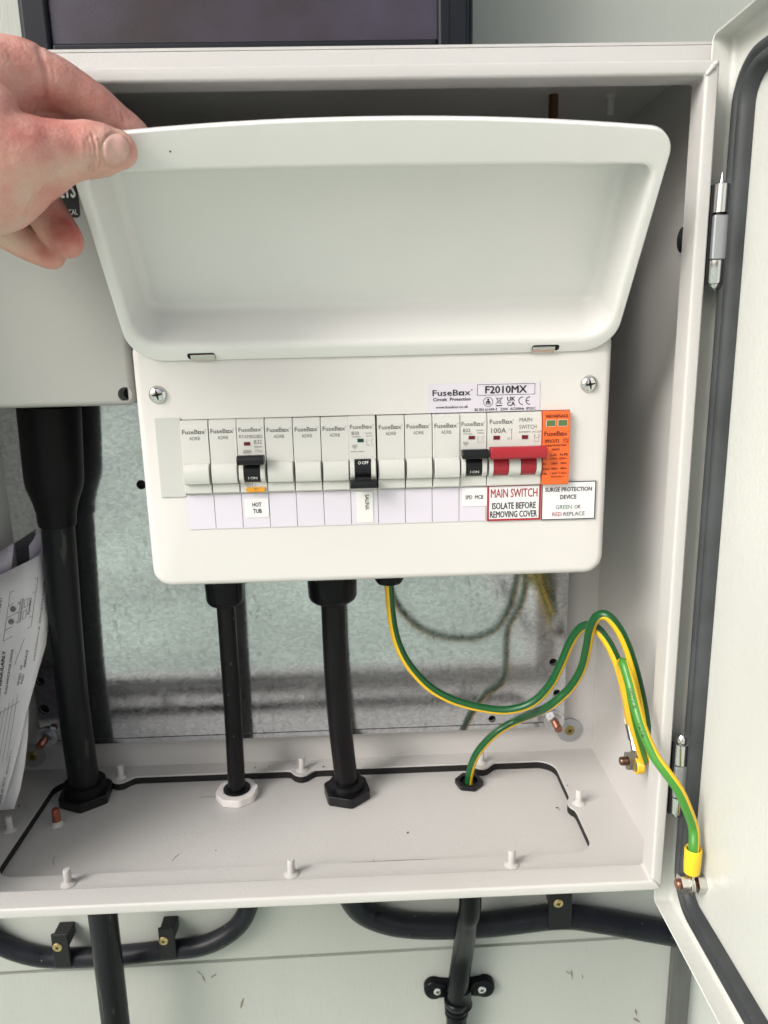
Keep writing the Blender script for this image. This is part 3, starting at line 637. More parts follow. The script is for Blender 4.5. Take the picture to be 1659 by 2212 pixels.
MB().box(CX0 + 0.003, CX1 - 0.003, 0.0465, 0.1385, CZ0 + 0.003, 0.205).build('back_box', 'unit_paint', cu, bevel=0.002)
MB().box(-0.1003, 0.1498, 0.012, 0.013, 0.0387, 0.0876).build('slot_back', 'dark_gap', cu, smooth=False)
# raised lid
TH = math.radians(37.0); LO = Vector((XC, -0.0035, 0.1270)); LE = Vector((0, -math.sin(TH), math.cos(TH))); LN = Vector((0, -math.cos(TH), -math.sin(TH)))
def lidp(x, s_, d): return LO + Vector((x, 0, 0)) + LE * s_ - LN * d
lid = bpy.data.objects.new('lid', None); COL.objects.link(lid); lid.parent = cu; lid.location = LO - cu.location
HW = 0.1512
def LL(hw, s0, s1, rb, rt, arc, d): return [tuple(lidp(x, s_, d)) for x, s_ in rrect(-hw, hw, s0, s1, rb, rt, arc, n=10, mtop=16)]
loops = [LL(HW, -0.0035, 0.1330, 0.0215, 0.0125, 0.0075, 0.0032), LL(HW, -0.0035, 0.1330, 0.0215, 0.0125, 0.0075, 0.0010), LL(HW - 0.0003, -0.0032, 0.1327, 0.0213, 0.0123, 0.0075, 0.0003), LL(HW - 0.0010, -0.0025, 0.1320, 0.0208, 0.0118, 0.0075, 0.0),
         LL(HW - 0.0040, 0.0040, 0.1175, 0.0180, 0.0080, 0.0020, 0.0000), LL(HW - 0.0056, 0.0066, 0.1160, 0.0170, 0.0075, 0.0015, 0.0006), LL(HW - 0.0064, 0.0080, 0.1152, 0.0162, 0.0072, 0.0015, 0.0022), LL(HW - 0.0068, 0.0087, 0.1148, 0.0158, 0.0070, 0.0015, 0.0045),
         LL(HW - 0.0098, 0.0122, 0.1125, 0.0090, 0.0055, 0.0010, 0.0260), LL(HW - 0.0105, 0.0130, 0.1118, 0.0085, 0.0050, 0.0010, 0.0288), LL(HW - 0.0122, 0.0146, 0.1104, 0.0075, 0.0042, 0.0008, 0.0310), LL(HW - 0.0150, 0.0172, 0.1080, 0.0060, 0.0035, 0.0005, 0.0320), LL(HW - 0.030, 0.030, 0.095, 0.004, 0.003, 0.0, 0.0321)]
lo = MB().loft(loops, cap1=True).build('lid_tray', 'lid_paint_lit', lid, sharp=180)
flatten_normals(lo)
sm = lo.modifiers.new('thickness', 'SOLIDIFY'); sm.thickness = 0.0011; sm.offset = -1.0
# hinge clips let into slots of the lid's lower edge
for (px, sx_) in ((433, -1), (1180, 1)):
    u_ = onY(px, 762, -0.006).x - XC
    q = [lidp(u_ - 0.0088, -0.0012, -0.00012), lidp(u_ + 0.0088, -0.0012, -0.00012), lidp(u_ + 0.0088, 0.0034, -0.00012), lidp(u_ - 0.0088, 0.0034, -0.00012)]
    q = [lidp(u_ + x, s_, -0.0001) for x, s_ in rrect(-0.0086, 0.0086, -0.0018, 0.0026, 0.0015, 0.0015, n=4, mtop=2)]
    MB().add(q, [tuple(range(len(q)))]).build('slot', 'dark_gap', lid, smooth=False, fix=False)
    w0, w1 = (-0.0066, 0.0084) if sx_ < 0 else (-0.0084, 0.0058)
    mb = MB(); mb.loft([[lidp(u_ + w0, s_, d), lidp(u_ + w1, s_, d)] for s_, d in ((0.0014, 0.0012), (0.0016, -0.0006), (0.0008, -0.0012), (-0.0026, -0.0010), (-0.0036, -0.0002), (-0.0046, 0.0016))], close=False)
    mb.build('hinge_clip', 'nickel', lid, sharp=60)
p = lidp(onY(365, 296, -0.08).x - XC, 0.1265, -0.00012)
MB().lathe(p, LN, [(0.0005, 0), (0.0003, 0.0001)], 8).build('paint_chip', 'dark_gap', lid, smooth=False)
for q in ((340, 853), (1274, 830)):
    p = onY(*q, -0.0012); cross_screw((p.x, -0.0004, p.z), (0, -1, 0), 0.0053, 'chrome', cu, 'cover_screw', 0.42, up=(0.3, 0, 1), cross=0.62)
    MB().ring((p.x, -0.0001, p.z), (0, -1, 0), 0.0057, 0.004, 0, 0.0003, 24).build('screw_seat', 'nickel', cu)
# grey blanking strip at the left end of the slot
a = onY(333, 904, -0.0008); b_ = onY(401, 1073, -0.0008)
MB().box(a.x, -0.0997, -0.0011, -0.0001, b_.z, a.z).build('blanking_strip', 'blank_strip_plastic', cu, bevel=0.0003)
# strip of blank circuit labels
ZS0, ZS1 = 0.0158, 0.0387
MB().box(-0.0998, 0.0958, -0.00025, -0.0001, ZS0 + 0.0003, ZS1 - 0.0003).build('label_backing', 'ink_black', cu, smooth=False)
for k in range(11):
    x0_ = k * PIT - 0.1 + 0.00018; MB().box(x0_, x0_ + PIT - 0.00036, -0.0006, -0.0003, ZS0, ZS1).build('blank_label', 'label_lilac', cu, smooth=False)
def sticker(name, x0, x1, z0, z1, m, y=-0.0010):
    return MB().box(x0, x1, y, -0.0007, z0, z1).build(name, m, cu, smooth=False)
# HOT TUB
a, b_ = onY(528, 1077, 0), onY(582, 1116, 0)
s_ = sticker('circuit_sticker', a.x, b_.x, b_.z, a.z, 'label_white'); xc, zc = (a.x + b_.x) / 2, (a.z + b_.z) / 2
Print().text('HOT', xc + 0.0002, zc + 0.0023, 0.0027, 0.0058, bold=0.01).text('TUB', xc + 0.0003, zc - 0.0020, 0.0027, 0.0056, bold=0.01).build(facing(-0.0012), 'ink_black', s_)
s_['label'] = 'white sticker reading HOT TUB'
# SAUNA, reading downwards
a, b_ = onY(768, 1062, 0), onY(807, 1127, 0)
s_ = sticker('circuit_sticker', a.x, b_.x, b_.z, a.z, 'tape_white'); s_['label'] = 'white tape reading SAUNA downwards'
p = onY(793, 1084, 0); Print().text('SAUNA', p.x, p.z, 0.0026, 0.0102, rot=-math.pi / 2, bold=0.004).build(facing(-0.0012), 'ink_black', s_)
# SPD MCB
a, b_ = onY(998, 1054, 0), onY(1051, 1092, 0)
s_ = sticker('circuit_sticker', a.x, b_.x, b_.z, a.z, 'label_white'); s_['label'] = 'white sticker reading SPD MCB'
p = onY(1024, 1073, 0); Print().text('SPD  MCB', p.x, p.z, 0.0025, 0.0118, bold=0.006).build(facing(-0.0012), 'ink_black', s_)
# MAIN SWITCH notice
a, b_ = onY(1051, 1046, 0), onY(1167, 1122, 0)
s_ = sticker('warning_label', a.x, b_.x, b_.z, a.z, 'label_white', -0.0012); xc, zc = (a.x + b_.x) / 2, (a.z + b_.z) / 2; wd, hg = b_.x - a.x, a.z - b_.z
s_['label'] = 'red bordered label reading MAIN SWITCH ISOLATE BEFORE REMOVING COVER'
Print().frame(a.x + 0.0002, b_.x - 0.0002, b_.z + 0.0002, a.z - 0.0002, 0.0013).text('MAIN SWITCH', xc, zc + hg * 0.255, 0.0056, wd * 0.85, bold=0.005).build(facing(-0.0014), 'ink_red', s_)
Print().text('ISOLATE BEFORE', xc, zc - hg * 0.085, 0.0042, wd * 0.80, bold=0.01).text('REMOVING COVER', xc - 0.0002, zc - hg * 0.315, 0.0042, wd * 0.86, bold=0.01).build(facing(-0.0014), 'ink_black', s_)
# surge protection notice
a, b_ = onY(1167.6, 1040, 0), onY(1284, 1120, 0)
s_ = sticker('warning_label', a.x + 0.0004, b_.x, b_.z, a.z, 'label_white', -0.0011); xc, zc = (a.x + b_.x) / 2, (a.z + b_.z) / 2; wd, hg = b_.x - a.x, a.z - b_.z
s_['label'] = 'black bordered label reading SURGE PROTECTION DEVICE GREEN OK RED REPLACE'
Print().frame(a.x + 0.0006, b_.x - 0.0002, b_.z + 0.0002, a.z - 0.0002, 0.0006).text('SURGE PROTECTION', xc, zc + hg * 0.29, 0.0027, wd * 0.84, bold=0.014).text('DEVICE', xc, zc + hg * 0.095, 0.0027, wd * 0.29, bold=0.014)\
    .text('OK', xc + wd * 0.175, zc - hg * 0.165, 0.0026, wd * 0.115).text('REPLACE', xc + wd * 0.115, zc - hg * 0.345, 0.0026, wd * 0.385).build(facing(-0.0013), 'ink_black', s_)
Print().text('GREEN', xc - wd * 0.075, zc - hg * 0.165, 0.0026, wd * 0.29).build(facing(-0.0013), 'ink_green', s_)
Print().text('RED', xc - wd * 0.195, zc - hg * 0.345, 0.0026, wd * 0.17).build(facing(-0.0013), 'ink_red', s_)
# rating label
a, b_ = onY(925, 830, 0), onY(1165, 888, 0)
rl = MB().box(a.x, b_.x, -0.0004, -0.0001, b_.z + 0.0006, a.z).build('rating_label', 'label_lilac', cu, smooth=False); rl['label'] = 'maker and rating label above the right end of the row'
ww, hh = b_.x - a.x, a.z - b_.z
X = lambda q: a.x + ww * q
Z = lambda q: a.z - hh * q
pr = Print()
pr.text('#logo', X(0.215), Z(0.30), hh * 0.19, ww * 0.355, bold=0.014).text('Circuit  Protection', X(0.21), Z(0.52), hh * 0.105, ww * 0.335, bold=0.018).text('www.fusebox.co.uk', X(0.21), Z(0.78), hh * 0.085, ww * 0.29, bold=0.014)
pr.frame(X(0.437), X(0.955), Z(0.42), Z(0.05), 0.00025).text('F2010MX', X(0.695), Z(0.235), hh * 0.235, ww * 0.37, bold=0.022)
pr.text('BS EN 61439-3   230V  AC/50Hz  IP2XC', X(0.69), Z(0.895), hh * 0.085, ww * 0.55, bold=0.014)
oc = [(X(0.535) + 0.0031 * math.cos(math.pi / 8 + i * math.pi / 4), Z(0.64) + 0.0031 * math.sin(math.pi / 8 + i * math.pi / 4)) for i in range(8)]
for i in range(8): pr.line(oc[i], oc[(i + 1) % 8], 0.00028)
pr.circle(X(0.535), Z(0.64) + 0.0014, 0.0007, 0.0007, 10).rect(X(0.535) - 0.0010, X(0.535) + 0.0010, Z(0.64) - 0.0004, Z(0.64) + 0.0006).rect(X(0.535) - 0.0014, X(0.535) - 0.0009, Z(0.64) - 0.0018, Z(0.64) + 0.0003).rect(X(0.535) + 0.0009, X(0.535) + 0.0014, Z(0.64) - 0.0018, Z(0.64) + 0.0003).rect(X(0.535) - 0.0003, X(0.535) + 0.0003, Z(0.64) - 0.0018, Z(0.64) - 0.0004)
bx = X(0.633); bz = Z(0.61)
pr.line((bx - 0.0022, bz + 0.0022), (bx + 0.0022, bz - 0.0022), 0.00025).line((bx - 0.0022, bz - 0.0022), (bx + 0.0022, bz + 0.0022), 0.00025).line((bx - 0.0013, bz + 0.0016), (bx - 0.0009, bz - 0.0014), 0.00022).line((bx + 0.0013, bz + 0.0016), (bx + 0.0009, bz - 0.0014), 0.00022)
pr.line((bx - 0.0018, bz + 0.0016), (bx + 0.0018, bz + 0.0016), 0.0003).line((bx - 0.0009, bz - 0.0014), (bx + 0.0009, bz - 0.0014), 0.00022).circle(bx + 0.0008, bz - 0.0018, 0.0004, 0.0002, 8).rect(bx - 0.0020, bx + 0.0020, bz - 0.0034, bz - 0.0028)
pr.text('UK', X(0.742), Z(0.555), hh * 0.135, ww * 0.07, bold=0.02).text('CA', X(0.742), Z(0.72), hh * 0.135, ww * 0.07, bold=0.02)
cx_, cz_ = X(0.835), Z(0.63)
pr.arc(cx_ + 0.0006, cz_, 0.0026, 0.0005, 80, 280).arc(cx_ + 0.0052, cz_, 0.0026, 0.0005, 80, 280).rect(cx_ + 0.0029, cx_ + 0.0050, cz_ - 0.00022, cz_ + 0.00022)
pr.build(facing(-0.0006), 'ink_black', rl)

# ================================================================== MODULES IN THE ROW
MZ = 0.0393; MH = 0.0480           # local z = 0 at the module's foot
FY = -0.0030                        # front face
def extrude_x(prof, x0, x1):
    mb = MB(); return mb.loft([[(x0, y, z) for y, z in prof], [(x1, y, z) for y, z in prof]], cap0=True, cap1=True)
def housing(w_, m, parent, name='housing', face=FY):
    x = w_ / 2 - 0.0002
    prof = [(0.011, 0.0004), (face + 0.0006, 0.0004), (face, 0.0010), (face, MH - 0.0050), (face + 0.0004, MH - 0.0040), (face + 0.0011, MH - 0.0008), (face + 0.0022, MH), (0.011, MH)]
    return extrude_x(prof, -x, x).build(name, m, parent, bevel=0.00035)
HZ0_, HZ1_ = 0.0074, 0.0206          # the raised middle block
def hump_prof(y1, z0=HZ0_, z1=HZ1_):
    return [(FY + 0.001, z0), (y1 + 0.0010, z0), (y1 + 0.0001, z0 + 0.0012), (y1 - 0.0004, (z0 + z1) / 2), (y1 + 0.0002, z1 - 0.0022), (y1 + 0.0018, z1 - 0.0003), (FY + 0.001, z1)]
def blank_module():
    t = thing('blank_module', '', 'module', local=True); housing(PIT, 'white_plastic', t)
    extrude_x(hump_prof(-0.0078), -0.0079, 0.0083).build('raised_block', 'white_plastic', t, bevel=0.0005)
    extrude_x([(FY - 0.0001, 0.0010), (FY - 0.0009, 0.0012), (FY - 0.0012, 0.0068), (FY - 0.0001, 0.0072)], -0.0085, 0.0085).build('foot', 'white_plastic', t, bevel=0.0003)
    Print().text('#logo', 0, 0.0408, 0.0027, 0.0150, bold=0.014).text('ADRB', 0, 0.0366, 0.0022, 0.0066).build(facing(FY - 0.00012), 'ink_grey', t)
    return t
def toggle(t, xc, half, m, up, text, cheeks=True):
    mb = MB()
    n_ = 14; r = 0.0088; cz_ = (HZ0_ + HZ1_) / 2
    arc_ = [(-0.0014 - r * math.cos(math.radians(a_)) * 0.78, cz_ + r * 0.80 * math.sin(math.radians(a_))) for a_ in [-68 + 136 * i / n_ for i in range(n_ + 1)]]
    extrude_x([(FY + 0.002, arc_[0][1])] + arc_ + [(FY + 0.002, arc_[-1][1])], xc - half, xc + half).build('toggle', m, t)
    if text:
        zt2 = (HZ0_ + 0.0034) if up else (HZ1_ - 0.0020)
        def on_drum(x, z):
            s2 = max(-0.97, min(0.97, (z - cz_) / (r * 0.80))); return (x, -0.0014 - r * 0.78 * math.sqrt(1 - s2 * s2) - 0.0002, z)
        Print().text(text, xc + 0.0003, zt2, 0.0017, 0.0056 if up else 0.0066, bold=0.01).build(on_drum, 'ink_white', t)
def bar(t, x0, x1, m, up, z0, z1, y1):
    prof = [(-0.0060, z0 + 0.001), (y1 + 0.0012, z0), (y1, z0 + 0.0010), (y1 - 0.0006, (z0 + z1) / 2), (y1 + 0.0002, z1 - 0.0008), (y1 + 0.0016, z1), (-0.0060, z1 - 0.0006)]
    extrude_x(prof, x0, x1).build('toggle_bar', m, t, bevel=0.0006, seg=3)
def cheek(t, x0, x1, y1=-0.0086, z0=HZ0_ - 0.001, z1=HZ1_):
    cz_ = (z0 + z1) / 2; hz = (z1 - z0) / 2
    prof = [(FY + 0.001, z0)] + [(FY - (FY - y1) * max(0.0, 1 - (abs(q)) ** 3.2), cz_ + hz * q) for q in [-1 + 2 * i / 12 for i in range(13)]] + [(FY + 0.001, z1)]
    extrude_x(prof, x0, x1).build('cheek', 'white_plastic', t, bevel=0.0003)
def window(t, x0, x1, z0, z1, m, name='indicator_window', y=FY):
    MB().box(x0 - 0.0003, x1 + 0.0003, y - 0.00018, y + 0.0004, z0 - 0.0003, z1 + 0.0003).build('window_surround', 'blank_strip_plastic', t, smooth=False)
    return MB().box(x0, x1, y - 0.00032, y - 0.0002, z0, z1).build(name, m, t, smooth=False)
def small_symbols(pr, x, z):
    pr.line((x, z), (x, z - 0.0048), 0.00022).line((x + 0.0030, z - 0.0002), (x + 0.0034, z - 0.0045), 0.00016).text('I', x + 0.0014, z - 0.0008, 0.0009).text('O', x + 0.0014, z - 0.0042, 0.0010).text('L', x + 0.0040, z - 0.0044, 0.0008).text('N', x + 0.0038, z - 0.0004, 0.0008)
def breaker(kind):
    t = thing('circuit_breaker', '', 'circuit breaker', local=True); housing(PIT, 'white_plastic', t)
    pr = Print().text('#logo', 0, 0.0413, 0.0026, 0.0150, bold=0.010)
    if kind == 'tub':
        pr.text('RTAMB32BD', 0, 0.0369, 0.0021, 0.0148).text('B32', 0.0043, 0.0333, 0.0027, 0.0050).text('30mA', 0.0043, 0.0303, 0.0015, 0.0048)
        pr.text('6000', -0.0028, 0.0273, 0.0014, 0.0040).frame(-0.0052, -0.0004, 0.0262, 0.0284, 0.00015)
        for dz in (0.0, 0.0009):
            for i in range(10):
                x_ = 0.0024 + 0.0044 * i / 10; x2 = 0.0024 + 0.0044 * (i + 1) / 10
                pr.line((x_, 0.0271 + dz + 0.0004 * math.sin(i * 0.63)), (x2, 0.0271 + dz + 0.0004 * math.sin((i + 1) * 0.63)), 0.00022)
        pr.text('TEST', -0.0029, 0.0056, 0.0020, 0.0056).line((0.0010, 0.0066), (0.0010, 0.0046), 0.00015)
        pr.build(facing(FY - 0.00012), 'ink_grey', t)
        window(t, -0.0046, -0.0006, 0.0312, 0.0334, 'dark_red')
        tb = MB().box(-0.0050, 0.0074, FY - 0.0012, FY - 0.0002, 0.0007, 0.0041).build('test_button', 'amber_plastic', t, bevel=0.0004)
        Print().text('T', 0.0012, 0.0028, 0.0014, 0.0022, bold=0.02).rect(-0.0026, 0.0046, 0.0008, 0.0011).build(facing(FY - 0.00135), 'amber_dark', tb)
    else:
        pr.text('B50' if kind == 'sauna' else 'B32', -0.0042, 0.0372, 0.0021, 0.0046, bold=0.01)
        pr.text('MTH50Z01' if kind == 'sauna' else 'MTH32Z01', -0.0036, 0.0349, 0.0009, 0.0056).text('230/400V~', 0.0046, 0.0370, 0.0009, 0.0052).text('50/60Hz', 0.0048, 0.0353, 0.0009, 0.0042)
        small_symbols(pr, 0.0030, 0.0335)
        pr.text('6000', -0.0048, 0.0290, 0.0009, 0.0024).frame(-0.0064, -0.0032, 0.0282, 0.0298, 0.00013).frame(-0.0056, -0.0042, 0.0270, 0.0281, 0.00013)
        if kind == 'sauna': pr.text('IEC/EN 60898-1', -0.0030, 0.0254, 0.0008, 0.0088)
        pr.build(facing(FY - 0.00012), 'ink_grey', t)
        window(t, -0.0030, 0.0010, 0.0314, 0.0336, 'dark_green' if kind == 'sauna' else 'dark_red')
    cheek(t, -0.0083, -0.0053); cheek(t, 0.0053, 0.0083)
    up = kind != 'sauna'
    toggle(t, 0.0, 0.0050, 'black_plastic', up, 'I·ON' if up else 'O·OFF')
    if up: bar(t, -0.0084, 0.0086, 'black_plastic', True, HZ1_ - 0.0006, HZ1_ + 0.0055, -0.0140)
    else: bar(t, -0.0084, 0.0086, 'black_plastic', False, HZ0_ - 0.0045, HZ0_ + 0.0010, -0.0140)
    return t
def copy_tree(o, parent=None):
    c = o.copy(); COL.objects.link(c)
    if parent: c.parent = parent
    for ch in [x for x in COL.objects if x.parent == o]: copy_tree(ch, c)
    return c
jit = random.Random(5)
def place(t, k0, k1=None):
    t.location = (((k0 + (k1 or k0 + 1)) / 2) * PIT - 0.1, jit.uniform(-0.0005, 0.0003), MZ + jit.uniform(-0.0001, 0.0002)); t.rotation_euler = (jit.uniform(-0.006, 0.006), 0, jit.uniform(-0.006, 0.006))
blank_labels = {0: 'blank white module at the left end of the row, touching the grey blanking strip', 1: 'blank white module just left of the breaker with the yellow test button',
                3: 'blank white module just right of the breaker with the yellow test button', 4: 'middle one of the three blank modules between the two left-hand breakers', 5: 'blank white module just left of the breaker switched to off',
                7: 'blank white module just right of the dark gap beside the off breaker', 8: 'middle one of the three blank modules between the off breaker and the right-hand breaker', 9: 'blank white module just left of the breaker beside the red main switch'}
first = blank_module()
for i, (k, lb) in enumerate(blank_labels.items()):
    o = first if i == 0 else copy_tree(first); o['label'] = lb; o['group'] = 'blank modules in the row'; place(o, k)
    if k >= 7: o.location.x += 0.00025
for kind, k, lb in (('tub', 2, 'white breaker with black toggle up and a yellow test button'), ('sauna', 6, 'white breaker with green window and black toggle down at off'), ('spd', 10, 'white breaker with red window and black toggle up, beside the red main switch')):
    t = breaker(kind); t['label'] = lb; t['group'] = 'circuit breakers'; place(t, k)
    if kind == 'sauna': t.location.x -= 0.00045
# main switch
t = thing('main_switch', 'double width white isolator switch with a wide red handle', 'switch', local=True); place(t, 11, 13)
housing(2 * PIT, 'white_plastic', t)
Print().text('#logo', -0.0084, 0.0424, 0.0028, 0.0156, bold=0.010).text('100A', -0.0104, 0.0367, 0.0031, 0.0096, bold=0.012).text('MAIN', 0.0070, 0.0432, 0.0026, 0.0082).text('SWITCH', 0.0084, 0.0386, 0.0026, 0.0112).text('230/400V~ AC22A', 0.0100, 0.0354, 0.0012, 0.0148)\
    .text('I', -0.0036, 0.0372, 0.0012).text('O', -0.0040, 0.0313, 0.0014).line((-0.0020, 0.0372), (-0.0020, 0.0310), 0.00025).poly([(-0.0024, 0.0368), (-0.0016, 0.0368), (-0.0020, 0.0378)]).poly([(-0.0024, 0.0314), (-0.0016, 0.0314), (-0.0020, 0.0304)])\
    .frame(0.0128, 0.0158, 0.0290, 0.0316, 0.00018).line((0.0130, 0.0316), (0.0126, 0.0336), 0.0002).line((0.0156, 0.0316), (0.0160, 0.0336), 0.0002).circle(0.0131, 0.0330, 0.0005, 0.0002, 8).circle(0.0157, 0.0330, 0.0005, 0.0002, 8).build(facing(FY - 0.00012), 'ink_grey', t)
window(t, -0.0138, -0.0096, 0.0309, 0.0334, 'dark_red'); window(t, 0.0046, 0.0086, 0.0308, 0.0333, 'dark_red')
cheek(t, -0.0170, -0.0143); cheek(t, -0.0042, 0.0034); cheek(t, 0.0136, 0.0167)
toggle(t, -0.0093, 0.0048, 'red_plastic', True, None); toggle(t, 0.0085, 0.0048, 'red_plastic', True, None)
for xq in (-0.0093, 0.0085):
    MB().box(xq - 0.0046, xq + 0.0046, -0.0090, -0.0078, 0.0148, 0.0156).build('toggle_rib', 'red_plastic', t, bevel=0.0002)
bar(t, -0.0172, 0.0186, 'red_plastic', True, HZ1_ - 0.0010, HZ1_ + 0.0068, -0.0150)
# surge protector
t = thing('surge_protector', 'orange surge protection module with two green flags at the right end', 'surge protector', local=True); place(t, 13)
housing(PIT, 'orange_plastic', t, face=-0.0052)
y_ = -0.0052 - 0.00012
Print().text('RED:REPLACE', 0, 0.0452, 0.0018, 0.0140, bold=0.024).text('#logo', -0.0002, 0.0339, 0.0028, 0.0156, bold=0.02).text('SPDCUT2', -0.0030, 0.0291, 0.0020, 0.0092, bold=0.03).text('T2', 0.0061, 0.0291, 0.0017, 0.0026, bold=0.02).frame(0.0044, 0.0078, 0.0276, 0.0307, 0.0002)\
    .text('SURGE PROTECTION', -0.0004, 0.0262, 0.0012, 0.0136, bold=0.03).text('DEVICE', -0.0004, 0.0236, 0.0012, 0.0050, bold=0.03).text('L-N', -0.0018, 0.0201, 0.0016, 0.0036, bold=0.02).text('N-PE', 0.0050, 0.0202, 0.0016, 0.0050, bold=0.02)\
    .text('Uc:', -0.0070, 0.0176, 0.0013, 0.0026, bold=0.02).text('275V~', -0.0014, 0.0176, 0.0013, 0.0054, bold=0.02).text('255V~', 0.0048, 0.0177, 0.0013, 0.0054, bold=0.02).text('In:', -0.0072, 0.0145, 0.0013, 0.0020, bold=0.02).text('20kA', -0.0010, 0.0145, 0.0013, 0.0042, bold=0.02).text('20kA', 0.0050, 0.0146, 0.0013, 0.0042, bold=0.02)\
    .text('Imax:', -0.0062, 0.0111, 0.0013, 0.0044, bold=0.02).text('40kA', -0.0010, 0.0111, 0.0013, 0.0042, bold=0.02).text('40kA', 0.0050, 0.0112, 0.0013, 0.0042, bold=0.02).text('Up:', -0.0070, 0.0080, 0.0013, 0.0028, bold=0.02).text('1.5kV', -0.0012, 0.0080, 0.0013, 0.0048, bold=0.02).text('1.5kV', 0.0048, 0.0081, 0.0013, 0.0048, bold=0.02)\
    .text('IEC61643-11', 0.0014, 0.0058, 0.0010, 0.0084, bold=0.025).build(facing(y_), 'ink_orange_dark', t)
for x0_, x1_ in ((-0.0067, -0.0013), (0.0008, 0.0064)):
    window(t, x0_, x1_, 0.0388, 0.0425, 'flag_green', 'status_flag', y=-0.0052)
# ================================================================== CABLES INSIDE THE CABINET
def gland_nut(c, r, bore, h, m, parent, sides=6, rot=0.35):
    return MB().ring(c, (0, 0, 1), r, bore, 0.0001, h, 48, sides, rot).build('gland_nut', m, parent, sharp=25, bevel=0.0006)
def gland_thread(c, r, bore, h0, h1, m, parent):
    mb = MB(); k = 5; mb.ring(c, (0, 0, 1), r * 0.95, bore, h0, h1, 36)
    for i in range(k):
        z = h0 + (h1 - h0) * (i + 0.5) / k; mb.ring(c, (0, 0, 1), r, r * 0.9, z - 0.0005, z + 0.0004, 36)
    return mb.build('gland_thread', m, parent, sharp=30)
# big conduit with heat-shrink sleeve
p = onZ(187, 1724, GP); cy = p.y
t = thing('conduit', 'thick scuffed black conduit with wide heat-shrink sleeve at the left of the cabinet', 'conduit', (p.x, p.y, GP))
top = onY(124, 1135, cy); up_ = onY(107, 893, cy); RC = 0.0128
lowx = onY(262, 2212, cy)
pts = [Vector((p.x + (p.x - top.x) * 0.10, cy, -0.62)), Vector((p.x + 0.0015, cy, -0.36)), Vector((p.x, cy, GP)), Vector((p.x - 0.0010, cy, -0.15)), Vector((top.x - 0.0004, cy, top.z - 0.02)), Vector((up_.x, cy, up_.z + 0.02))]
MB().tube(pts, RC, n=28, smooth=5).build('sheath', 'grey_conduit', t)
zz = lambda q: top.z + (up_.z - top.z) * q
xx = lambda q: top.x + (up_.x - top.x) * q
sl = [(0.0, RC + 0.0012), (0.02, RC + 0.0018), (0.12, RC + 0.0024), (0.22, RC + 0.0046), (0.34, RC + 0.0084), (0.44, RC + 0.0096), (0.70, RC + 0.0102), (1.0, RC + 0.0108), (1.06, RC + 0.0108)]
MB().tube([Vector((xx(q), cy, zz(q))) for q, r in sl], [r for q, r in sl], n=32, smooth=3).build('heat_shrink_sleeve', 'heat_shrink', t)
gland_nut((p.x, cy, GP), 0.0205, RC + 0.0006, 0.0085, 'black_plastic', t, 6, 0.1)
gland_thread((p.x, cy, GP), 0.0178, RC + 0.0004, 0.0086, 0.0170, 'black_plastic', t)
# two cables below the unit
def cable_drop(lb, qb, qt, r, gr, nut_r, nut_m, nut_h, sides, th, ribs, sag):
    p = onZ(*qb, GP); t = thing('power_cable', lb, 'cable', (p.x, p.y, GP)); q = onY(*qt, p.y); zg = q.z
    MB().tube([Vector((p.x, p.y, GP - 0.012)), Vector((p.x, p.y, GP + 0.01)), Vector((p.x + (q.x - p.x) * 0.5 + sag, p.y + 0.001, (GP + zg) / 2)), Vector((q.x, p.y, zg)), Vector((q.x, p.y, CZ0 + 0.004))], r, n=24, smooth=8).build('sheath', 'black_sheath', t)
    h = CZ0 + 0.0028 - zg
    mb = MB().lathe((q.x, p.y, zg), (0, 0, 1), [(r + 0.0005, 0.0004), (gr * 0.80, 0.0), (gr * 0.90, 0.0016), (gr * 0.97, 0.0046), (gr, h * 0.45), (gr, h)], 40)
    g = mb.build('gland_dome', 'black_gloss', t)
    mb = MB()
    for i in range(ribs):
        a_ = 2 * math.pi * i / ribs; c_ = Vector((q.x + gr * math.cos(a_), p.y + gr * math.sin(a_), 0)); d_ = Vector((math.cos(a_), math.sin(a_), 0)); e_ = Vector((-d_.y, d_.x, 0)) * (math.pi * gr / ribs * 0.5)
        z0, z1 = zg + h * 0.42, zg + h * 0.99
        P = [c_ - e_, c_ + d_ * 0.0007, c_ + e_]; mb.add([Vector((v.x, v.y, z0)) for v in P] + [Vector((v.x, v.y, z1)) for v in P], [(0, 1, 4, 3), (1, 2, 5, 4), (0, 2, 1), (3, 4, 5)])
    mb.build('gland_ribs', 'black_plastic', t, smooth=False)
    gland_nut((p.x, p.y, GP), nut_r, r + 0.0002 if not th else th - 0.002, nut_h, nut_m, t, sides, 0.22)
    if th: gland_thread((p.x, p.y, GP), th, r + 0.0003, 0.0002, nut_h + 0.0058 if nut_m != 'white_nylon' else nut_h + 0.0016, 'black_plastic', t)
    return t
cable_drop('thinner black cable dropping from the unit into the white nut', (513, 1720), (487, 1303), 0.0075, 0.0158, 0.0172, 'white_nylon', 0.0072, 8, 0.0118, 12, 0.0004)
cable_drop('thicker black cable dropping from the unit into the black threaded nut', (750, 1718), (719, 1296), 0.0100, 0.0205, 0.0186, 'black_plastic', 0.0090, 6, 0.0150, 46, -0.0022)
